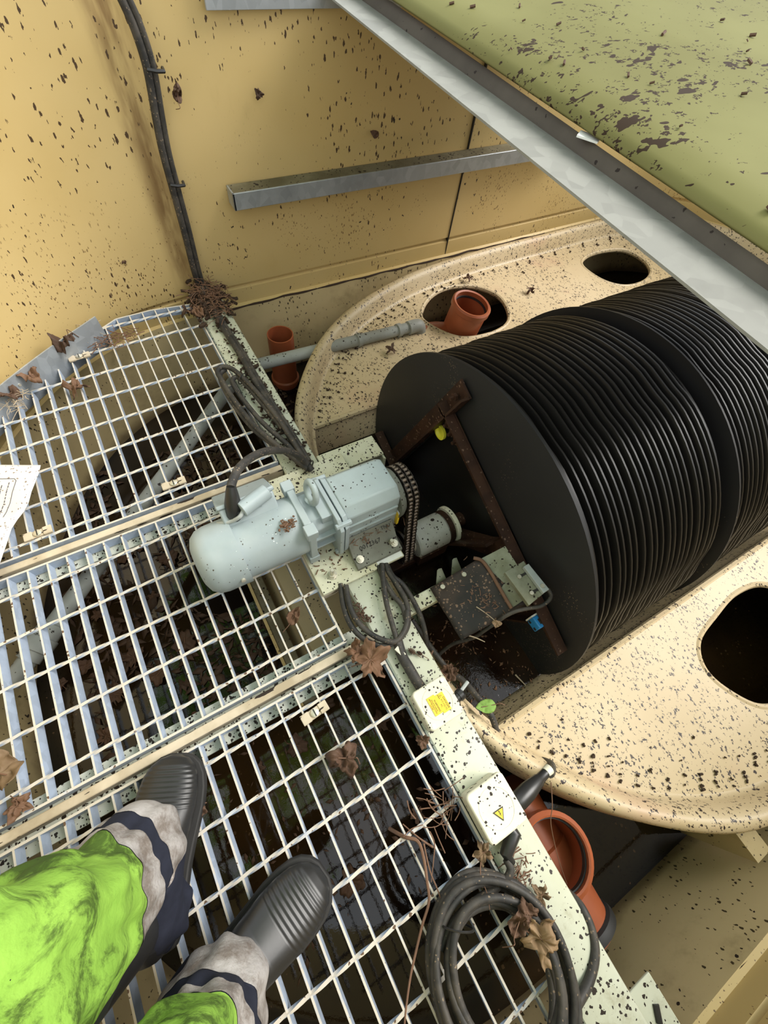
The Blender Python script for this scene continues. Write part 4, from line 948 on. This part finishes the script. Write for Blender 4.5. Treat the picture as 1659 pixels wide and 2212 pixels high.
tb = MB(); bands = []
for cs, cuts, sd in ((legL, cutsL, 3.1), (legR, cutsR, 8.7)):
    for kind, rs in trouser(cs, radii, cuts, sd):
        if kind == 't': 
            tb.rings(rs, True, False, False, 0); bands.append(expand(rs, 1.012))
        else: tb.rings(rs, True, False, False, 0 if kind == 'n' else 1)
b_ = MB()
ws = []
for k, (c, rx, ry) in enumerate([(V((-.61,-.04,.80)),.105,.19),(V((-.625,-.04,.88)),.11,.19),(V((-.635,-.04,.95)),.105,.17),(waist,.10,.16)]):
    ws.append([c+V((rx*math.cos(2*PI*j/40), ry*math.sin(2*PI*j/40), 0)) for j in range(40)])
tb.rings(ws, True, True, False, 1)
tb.build('work_trousers', [M['navy'], M['lime']], pe, ang=70)
for rs in bands:
    b = MB(); b.rings(rs, True, False); b.build('reflective_band', M['tape'], pe, ang=70)
# the body inside the clothes: one skinned surface
me = bpy.data.meshes.new('body'); base = pe.location
vb = [waist, V((-.61,-.04,.84)), hipL, legL[6], legL[4], V((la.x,la.y,.10)), la.lerp(lt,.5)+V((0,0,.05)), hipR, legR[6], legR[4], V((ra.x,ra.y,.10)), ra.lerp(rt_,.5)+V((0,0,.05))]
me.from_pydata([v-base for v in vb], [(0,1),(1,2),(2,3),(3,4),(4,5),(5,6),(1,7),(7,8),(8,9),(9,10),(10,11)], [])
bo = bpy.data.objects.new('body', me); C.objects.link(bo); bo.parent = pe; me.materials.append(simple('skin', (.45,.26,.18), .55))
sk = bo.modifiers.new('skin', 'SKIN'); bo.modifiers.new('sub', 'SUBSURF').levels = 1
for i, r in enumerate([.080,.080,.064,.050,.036,.028,.024,.064,.050,.036,.028,.024]): me.skin_vertices[0].data[i].radius = (r, r)
me.skin_vertices[0].data[1].use_root = True
# ------------------------------------------------------------------ leaves
def leaf_mesh(name, seed, size, mat, lobes=5, curl=.25, depth=.35, stem=True):
    rnd = random.Random(seed); b = MB(); n = 60; K = 5
    def rad(a):
        m = 1-depth*(.5-.5*math.cos(a*lobes)) if lobes > 1 else 1
        return size*.5*m*(1+.10*math.sin(a*lobes*3+seed))*(.75+.25*abs(math.cos(a*.5)))
    if lobes <= 1: 
        def rad(a): return size*.5*(.42+.58*abs(math.cos(a)))*(1+.04*math.sin(a*20))
    vs = [V((0,0,0))]
    for k in range(1, K+1):
        for j in range(n):
            a = 2*PI*j/n
            if lobes <= 1: x, y = size*.5*math.cos(a)*k/K, size*.30*math.sin(a)*(1-.35*math.cos(a))*(abs(math.sin(a))**.25)*(1+.03*math.sin(a*24))*k/K
            else: r = rad(a)*k/K; x, y = r*math.cos(a), r*math.sin(a)
            z = curl*size*(noise.noise(V((x/size*2.6+seed*3, y/size*2.6, seed)))*.9 + .5*(x*x+y*y)/(size*size)*4*math.sin(a*2+seed)) + curl*size*.6*noise.noise(V((x/size*7, y/size*8, seed*2.3))) + .03*size*abs(math.sin(a*lobes))
            vs.append(V((x, y, z)))
    lo = min(v.z for v in vs); vs = [v-V((0,0,lo)) for v in vs]
    fs = [(0, 1+j, 1+(j+1) % n) for j in range(n)]
    for k in range(K-1):
        for j in range(n): fs.append((1+k*n+j, 1+(k+1)*n+j, 1+(k+1)*n+(j+1) % n, 1+k*n+(j+1) % n))
    b.add(vs, fs); o = b.build(name, mat, ang=80, solid=.0006)
    if stem:
        s = MB(); z0 = vs[0].z; e = vs[1+(K-1)*n+n//2]; s.tube(spline([V((size*.2,0,z0+.0012)), V((0,0,z0+.0012)), e+V((0,0,.0012)), e*1.35+V((0,0,.004)), V((e.x*1.9,e.y+size*.1,.004))], 4), size*.010+.0004, 6)
        s.build('leaf_stalk', M['twig'], o)
    return o
leafs = [
 ((795,1432),.016,.095,'leaf',5,.30,.4,'large orange-brown lobed leaf heaped where the front cross strip meets the beam'),
 ((770,1412),.010,.06,'leaf',5,.45,.4,'crumbled brown leaf on the end of the front cross strip'),
 ((745,1640),.008,.078,'leaf_dark',3,.38,.45,'dark brown torn leaf caught on the near grating below the saddle clip'),
 ((150,748),.035,.075,'leaf_dark',3,.45,.3,'dark curled leaf against the kick plate near its upper end'),
 ((72,822),.025,.062,'leaf',3,.40,.3,'reddish curled leaf at the middle of the kick plate'),
 ((28,862),.020,.055,'leaf_dark',3,.5,.3,'crumpled leaf with pale straw at the lower end of the kick plate'),
 ((172,846),.004,.070,'leaf',5,.35,.5,'brown leaf hanging over bars of the far grating near the kick plate'),
 ((1040,1840),.006,.045,'leaf_tan',5,.4,.45,'tan torn leaf at the grating edge below the triangle box'),
 ((912,1602),.006,.034,'leaf',3,.4,.3,'small brown leaf on the grating edge between the two boxes'),
 ((1160,2020),.052,.075,'leaf_tan',5,.35,.5,'pale tan lobed leaf on top of the cable coil'),
 ((1115,1985),.052,.048,'leaf',1,.5,.3,'rolled brown leaf on the upper part of the coil'),
 ((1135,1965),.050,.040,'leaf_dark',3,.5,.3,'small reddish-brown leaf curled on the coil beside the rolled leaf'),
 ((1165,1930),.004,.045,'leaf_tan',5,.3,.5,'yellow-brown leaf lying flat on the beam above the coil'),
 ((45,1738),.004,.050,'leaf',5,.4,.5,'thin orange-brown leaf on the grating left of the left boot'),
 ((12,1668),.006,.085,'leaf_tan',3,.25,.3,'large pale ribbed leaf at the left edge of the photo on the grating'),
 ((635,1332),.002,.045,'leaf',1,.45,.3,'narrow brown leaf hanging from the middle grating near the yellow edged rail'),
 ((432,690),.020,.055,'leaf',5,.5,.5,'crumpled brown leaf beside the debris at the wall end of the beam'),
 ((408,682),-.012,.050,'leaf_dark',5,.45,.4,'dark leaf under the top corner of the far grating'),
 ((966,1452),-.10,.050,'leaf',3,.5,.2,'curled brown leaf between the danger box and the rubber sheet'),
 ((1072,1348),.045,.026,'leaf_tan',1,.25,.2,'small heart-shaped tan leaf at the edge of the rubber sheet'),
 ((1008,605),-.142,.055,'leaf_dark',5,.3,.6,'black lobed leaf on the cream deck above the drain tee'),
 ((845,760),-.142,.055,'leaf_dark',5,.25,.6,'black lobed leaf on the cream deck below the grey pipe'),
 ((1145,630),-.142,.050,'leaf_dark',5,.3,.6,'black lobed leaf on the cream deck right of the drain tee'),
 ((808,288),None,.035,'leaf_dark',1,.2,.2,'single brown leaf stuck on the yellow wall above the rail'),
 ((558,203),None,.030,'leaf_dark',3,.3,.4,'small dark leaf stuck on the yellow wall right of the cable'),
 ((380,195),None,.040,'leaf_dark',1,.4,.2,'dark peeling leaf scrap on the yellow wall beside the cable'),
 ((263,567),None,.030,'leaf_dark',3,.3,.4,'small black leaf scrap on the lower yellow wall left of the cable'),
 ((430,1752),.004,.04,'leaf_dark',3,.3,.4,'wet leaf scrap on the grating beside the left boot'),
]
for i, (p, z, sz, mt, lo, cu, de, lb) in enumerate(leafs):
    o = leaf_mesh('leaf', i+1, sz, M[mt], lo, cu, de, stem=(sz > .035))
    if z is None:
        q = at(p[0], p[1], 1.648, 1); o.location = q; o.rotation_euler = (PI/2, .7*i, 0)
    else:
        q = at(p[0], p[1], z); o.location = (q.x, q.y, z-.002); o.rotation_euler = (.1*math.sin(i), .12*math.cos(i*2), 1.3*i)
    tag(o, lb, 'leaf')
g = leaf_mesh('green_leaf', 77, .052, M['leaf_green'], 1, .10, .1); q = at(1048,1527,-.075); g.location = q; g.rotation_euler = (.2,-.1,-.35+PI); tag(g, 'fresh green leaf caught on the cable over the cream rim', 'leaf')
# leaves floating on the sump water
proto = leaf_mesh('floating_leaf', 31, .06, M['leaf_dark'], 5, .12, .45); proto2 = leaf_mesh('floating_leaf', 35, .07, M['leaf_dark'], 3, .15, .3)
fl = [(395,1045),(345,1130),(300,1180),(330,1290),(270,1200),(420,1010),(400,1390),(210,1330),(185,1440),(250,1500),(130,1480),(290,1420),(340,1460),(525,1010),(460,1240),(150,1210),(640,1610),(560,1660),(700,1520),(820,1560),(760,1900),(900,1760),(440,1560),(230,1590),(365,1210),(430,1130),(585,1520)]
rnd = random.Random(8)
for i, p in enumerate(fl):
    src = proto if i % 2 else proto2
    o = src if i < 2 else dup(src, None)
    q = at(p[0], p[1], -.398); o.location = (q.x, q.y, -.399); o.rotation_euler = (0,0,rnd.uniform(0,6.2)); o.scale = (rnd.uniform(.6,1.25),)*3
    tag(o, 'wet brown leaf floating on the dark sump water under the grating', 'leaf', 'leaves floating under the grating')
# loose litter on water: uncountable
def litter(name, n, rng, zfn, mat, smin, smax, seed, label, cat, acc=None):
    rnd = random.Random(seed); b = MB()
    for _ in range(n):
        for _t in range(30):
            x, y = rnd.uniform(rng[0], rng[1]), rnd.uniform(rng[2], rng[3])
            if acc is None or acc(x, y): break
        z = zfn(x, y); s = rnd.uniform(smin, smax); a = rnd.uniform(0, 6.28); e = V((math.cos(a), math.sin(a), rnd.uniform(-.25,.25))); w = rnd.uniform(.15,.6)
        nr = V((-e.y, e.x, rnd.uniform(-.3,.3))); c = V((x, y, z+s*.08))
        b.add([c-e*s, c+nr*s*w, c+e*s*.9+V((0,0,s*.1)), c-nr*s*w*.8], [(0,1,2,3)])
    return tag(b.build(name, mat, solid=.0005), label, cat, kind='stuff')
acc = lambda x, y: x > xleft(y)+.05 and y < ytop(x)-.06 and noise.noise(V((x*3.5, y*3.5, 2))) > -.12 and x < -.02 - .30*max(0, .75-y) 
litter('leaf_litter', 900, (-.72,.05,.28,1.35), lambda x,y: -.398, M['litter'], .008, .030, 5, 'matted brown leaf litter floating under the far and middle grating', 'debris', acc)
litter('scattered_litter', 240, (-.5,.25,-.3,.25), lambda x,y: -.398, M['litter'], .004, .014, 6, 'scraps of leaf floating under the near grating', 'debris')
litter('trough_scraps', 320, (.15,.42,-.04,.36), lambda x,y: -.260, M['leaf'], .002, .009, 9, 'fine plant scraps floating beside the danger box', 'debris', lambda x,y: noise.noise(V((x*9,y*9,1))) > -.25)
litter('pipe_foot_litter', 220, (.18,.60,1.05,1.50), lambda x,y: -.398, M['litter'], .006, .022, 12, 'dark leaf debris around the foot of the standing drain pipe', 'debris')
# debris heaps of twigs
def heap(name, c, n, spread, length, mat, seed, label, r=.0011, h=.02, cat='debris'):
    rnd = random.Random(seed); b = MB()
    for _ in range(n):
        o_ = V((rnd.gauss(0,spread[0]), rnd.gauss(0,spread[1]), abs(rnd.gauss(0,h)))); a = rnd.uniform(0,6.28); l = rnd.uniform(.3,1)*length
        e = V((math.cos(a), math.sin(a), rnd.uniform(-.15,.15)))*l; k = V((rnd.uniform(-.3,.3),rnd.uniform(-.3,.3),rnd.uniform(-.1,.2)))*l
        p = V(c)+o_; b.tube(spline([p, p+e*.5+k*.4, p+e], 3), r*rnd.uniform(.6,1.4), 5)
    return tag(b.build(name, mat, origin=c), label, cat, kind='stuff')
heap('twig_heap', A(452,645,.018), 260, (.028,.05), .045, M['twig'], 1, 'heap of twigs and dirt where the beam meets the yellow wall', .0010, .012)
heap('peat_heap', A(450,650,.004), 230, (.030,.055), .03, M['peat'], 2, 'dark rotted dirt under the twigs at the wall end of the beam', .005, .010)
heap('straw_clump', A(35,868,.02), 45, (.02,.02), .05, M['pale_twig'], 3, 'pale straw clump on the kick plate', .0007, .008)
heap('root_clump', A(255,735,.004), 60, (.035,.016), .05, M['twig'], 4, 'brown stalks tangled on the upper corner of the far grating', .0010, .008)
heap('wire_clump', A(195,715,.012), 14, (.012,.012), .055, M['pale_twig'], 14, 'pale curled tendrils at the end of the kick plate', .0009, .010)
heap('root_tangle', A(950,1748,.002), 32, (.022,.014), .05, M['twig'], 5, 'tangle of thin roots on the near grating left of the triangle box', .0009, .008)
heap('catkin_clump', at(622,1132,.182), 50, (.008,.007), .010, M['leaf'], 6, 'rust-brown catkin crumbs on top of the motor', .0020, .002)
heap('beam_dirt', A(575,865,.002), 420, (.015,.20), .014, M['peat'], 7, 'strip of crusted dirt along the cables on the beam', .0026, .002)
heap('beam_rust_crumbs', A(780,1322,.002), 60, (.006,.016), .010, M['leaf_dark'], 8, 'rusty crumbs on the beam inside the cable loop', .0016, .002)
heap('box_debris', A(1115,1872,.004), 50, (.014,.016), .020, M['twig'], 9, 'brown plant crumbs on the beam below the triangle box', .0011, .003)
heap('sheet_grit', zq(760,620,.030), 90, (.03,.03), .016, M['twig'], 10, 'grit and plant scraps on the rubber sheet', .0008, .002)
heap('gearbox_crumbs', V((.10,GY-.075,.062)), 26, (.03,.006), .022, M['leaf'], 11, 'dry plant scraps on the side of the gearbox', .0008, .004)
heap('plate_crumbs', V((.0,.47,.0155)), 24, (.018,.018), .016, M['leaf'], 13, 'brown scraps on the motor plate by the left stud', .0011, .002)
# dirt swept against the deck rim
rnd = random.Random(21); b = MB()
for _ in range(520):
    k = rnd.random(); i = int((.08+.30*k if rnd.random() < .55 else .62+.30*k)*len(RI)) % len(RI); p = RI[i]; c_ = V((1.3,.478,0)); q = p.lerp(c_, rnd.expovariate(28)*.6+.012)
    if SY0-.01 < q.y < SY1+.01 and q.x > .14: continue
    s = rnd.uniform(.002,.008); a = rnd.uniform(0,6.3)
    b.tube([V((q.x,q.y,-.1475)), V((q.x+s*math.cos(a),q.y+s*math.sin(a),-.146))], s*.4, 5)
tag(b.build('deck_dirt', M['peat']), 'black dirt swept against the inside of the cream rim', 'debris', kind='stuff')
# cones and twigs
b0 = None
for i, (px, py, sz, lb) in enumerate([(889,1408,.019,'larger alder cone on the beam above the danger box'), (906,1412,.013,'smaller alder cone on the beam beside the larger cone')]):
    q = A(px, py, 0); b = MB(); n = 7
    for k in range(n):
        zz = (k/(n-1)-.5)*sz; rr = sz*.40*math.sqrt(max(.05,1-(2*(k/(n-1)-.5))**2))
        b.lathe([(rr*.5,zz-.0012),(rr,zz),(rr*.6,zz+.0014)], q+V((0,0,sz*.36)), (.4,-.9,.05), 9)
    o = tag(b.build('alder_cone', M['leaf_dark'], origin=q), lb, 'cone', 'alder cones on the beam')
    s = MB(); s.tube([q+V((0,0,sz*.3)), q+V((.012,-.022,.004))], .0008, 5); s.build('stalk', M['twig'], o)
def twig(name, pts, r, label, mat='twig'):
    b = MB(); p = spline(pts, 5); b.tube(p, [r*(1-.6*i/len(p)) for i in range(len(p))], 7); return tag(b.build(name, M[mat]), label, 'twig')
Z8 = lambda x, y, z: at(500+x/3.106, 1500+y/3.106, z)
twig('twig', [Z8(1060,900,-.03), Z8(1160,955,.004), Z8(1250,985,.012), Z8(1290,1100,.016), Z8(1312,1250,.016), Z8(1325,1390,.014), Z8(1280,1550,.014), Z8(1232,1750,.014), Z8(1200,1900,.016), Z8(1172,2100,.02), Z8(1160,2230,.02)], .0036, 'long red-brown twig lying over the near grating beside the coil')
twig('twig', [Z8(1290,1000,.012), Z8(1330,1180,.012), Z8(1390,1330,.012), Z8(1430,1480,.012), Z8(1445,1560,.02)], .0018, 'thin straight brown stem running from the long twig to the coil')
twig('twig', [Z8(1330,920,.008), Z8(1362,1000,.010), Z8(1355,1120,.012), Z8(1340,1260,.012)], .0016, 'short thin brown stem beside the long twig')
twig('twig', [at(1040,1850,.012), at(1038,1890,.02), at(1052,1930,.035), at(1058,1965,.05)], .0013, 'reddish stalk hanging from the tan leaf to the coil')
twig('twig', [at(935,1830,-.002), at(905,1810,.004), at(870,1780,.0)], .0022, 'forked brown stem poking through the near grating')
twig('twig', [zq(630,785,.016), zq(740,860,.022), zq(860,960,.034)], .0014, 'pale straight stalk on the corner of the rubber sheet', 'pale_twig')
twig('twig', [zq(520,1080,-.03), zq(620,1110,-.03), zq(720,1155,-.03)], .0020, 'light brown stick at the lower corner of the rubber sheet', 'pale_twig')
twig('twig', [zq(170,1250,-.06), zq(150,1320,-.05), zq(200,1420,-.05), zq(290,1500,-.05), zq(330,1560,-.04)], .0022, 'crooked brown twig hanging beside the danger box')
twig('twig', [zq(1040,1500,-.258), zq(1150,1615,-.258)], .0026, 'straight orange-brown stick floating near the cream deck edge', 'pale_twig')
twig('twig', [at(1190,1690,-.02), at(1193,1740,-.04), at(1190,1780,-.05), at(1205,1850,-.07), at(1225,1910,-.09)], .0012, 'long thin grey root dangling into the open inlet tee', 'grey')if False else twig('root', [at(1190,1690,-.02), at(1193,1740,-.03), at(1190,1780,-.045), at(1205,1850,-.08), at(1225,1910,-.10)], .0012, 'long thin dark root dangling into the open inlet tee')
# scraps on top of lid
rnd = random.Random(5); b = MB()
for i in range(90):
    u, v = rnd.uniform(.03,.9), rnd.uniform(.2,.95)
    if rnd.random() > .35 and not (.3 < v < .75): continue
    p = lidf(u, v)+V((0,0,.0052)); a = rnd.uniform(0,6.3); s = rnd.uniform(.003,.012); b.tube([p, p+V((math.cos(a)*s,math.sin(a)*s,.003))], s*.25, 5)
tag(b.build('leaf_crumbs', M['leaf_dark']), 'brown crumbs stuck on the green hatch cover', 'debris', kind='stuff')
# ------------------------------------------------------------------ trees above the hatch (mirrored in the water)
def crown(name, base, c, R, n, seed, label):
    t = thing(name, base, label, 'tree')
    rnd = random.Random(seed); b = MB(); b.tube(spline([V(base), V(base)+V((.1,.1,1.5)), V((c[0]*.6+base[0]*.4, c[1]*.6+base[1]*.4, c[2]-.6)), V(c)], 5), [.16-.006*i for i in range(16)], 10); b.build('trunk', M['bark'], t)
    b = MB()
    for k in range(9):
        a = V((rnd.uniform(-1,1), rnd.uniform(-1,1), rnd.uniform(-.3,.5))); b.tube(spline([V(c)-V((0,0,.8)), V(c)+V((a.x*R[0]*.5,a.y*R[1]*.5,a.z*.3)), V(c)+V((a.x*R[0],a.y*R[1],a.z*R[2]))], 4), .025, 6)
    b.build('branches', M['bark'], t)
    b = MB(); cl = [V((rnd.uniform(-1,1)*R[0], rnd.uniform(-1,1)*R[1], rnd.uniform(-1,1)*R[2])) for _ in range(26)]
    for _ in range(n):
        p = V(c)+rnd.choice(cl)+V((rnd.gauss(0,.26),rnd.gauss(0,.26),rnd.gauss(0,.2))); s = rnd.uniform(.04,.085)
        e = V((rnd.uniform(-1,1),rnd.uniform(-1,1),rnd.uniform(-.4,.4))).normalized()*s; f_ = e.cross(V((rnd.uniform(-.4,.4),rnd.uniform(-.4,.4),1))).normalized()*s*.55
        b.add([p-e, p+f_, p+e, p-f_], [(0,1,2,3)])
    o = b.build('foliage', M['canopy'], t); o['kind'] = 'stuff'
crown('tree', (-2.9,3.6,-.2), (-.75,1.55,4.6), (1.2,1.7,.7), 3200, 1, 'leafy green tree arching over the far side of the hatch')
crown('tree', (-4.2,-.3,-.2), (-2.6,.2,4.4), (1.5,1.6,.8), 2600, 2, 'leafy green tree standing to the left of the tank')
crown('tree', (3.2,3.6,-.2), (.7,.75,4.9), (1.0,1.0,.6), 1700, 3, 'leafy green tree standing behind the right end of the tank')
# ------------------------------------------------------------------ light
w = bpy.data.worlds.new('World'); bpy.context.scene.world = w; w.use_nodes = True; nt = w.node_tree; nt.nodes.clear()
ow = nt.nodes.new('ShaderNodeOutputWorld'); bg = nt.nodes.new('ShaderNodeBackground'); tc = nt.nodes.new('ShaderNodeTexCoord'); nz = nt.nodes.new('ShaderNodeTexNoise'); mx = nt.nodes.new('ShaderNodeMix'); mx.data_type = 'RGBA'
nz.inputs['Scale'].default_value = 2.5; nt.links.new(tc.outputs['Generated'], nz.inputs[0]); nt.links.new(nz.outputs[0], mx.inputs[0])
mx.inputs[6].default_value = (.80,.90,1.0,1); mx.inputs[7].default_value = (1.0,1.0,.98,1); nt.links.new(mx.outputs[2], bg.inputs[0]); bg.inputs[1].default_value = 1.15; nt.links.new(bg.outputs[0], ow.inputs[0])
sun = bpy.data.lights.new('overcast_sun', 'SUN'); sun.energy = 3.4; sun.angle = math.radians(35); sun.color = (1,.96,.9)
so = bpy.data.objects.new('overcast_sun', sun); C.objects.link(so); so.rotation_euler = (0, math.radians(44), math.radians(-12))
# ------------------------------------------------------------------ camera and view
cam = bpy.data.cameras.new('camera'); co = bpy.data.objects.new('camera', cam); C.objects.link(co)
cam.sensor_fit = 'HORIZONTAL'; cam.sensor_width = 36; cam.lens = 36*FPX/1659; cam.clip_start = .01
R0, R1, R2 = CR[0], -CR[1], -CR[2]
co.matrix_world = Matrix(((R0.x,R1.x,R2.x,CC.x),(R0.y,R1.y,R2.y,CC.y),(R0.z,R1.z,R2.z,CC.z),(0,0,0,1)))
sc = bpy.context.scene; sc.camera = co
vs_ = sc.view_settings; sc.display_settings.display_device = 'sRGB'; vs_.view_transform = 'Standard'; vs_.look = 'None'; vs_.exposure = .48; vs_.gamma = 1; vs_.use_curve_mapping = False
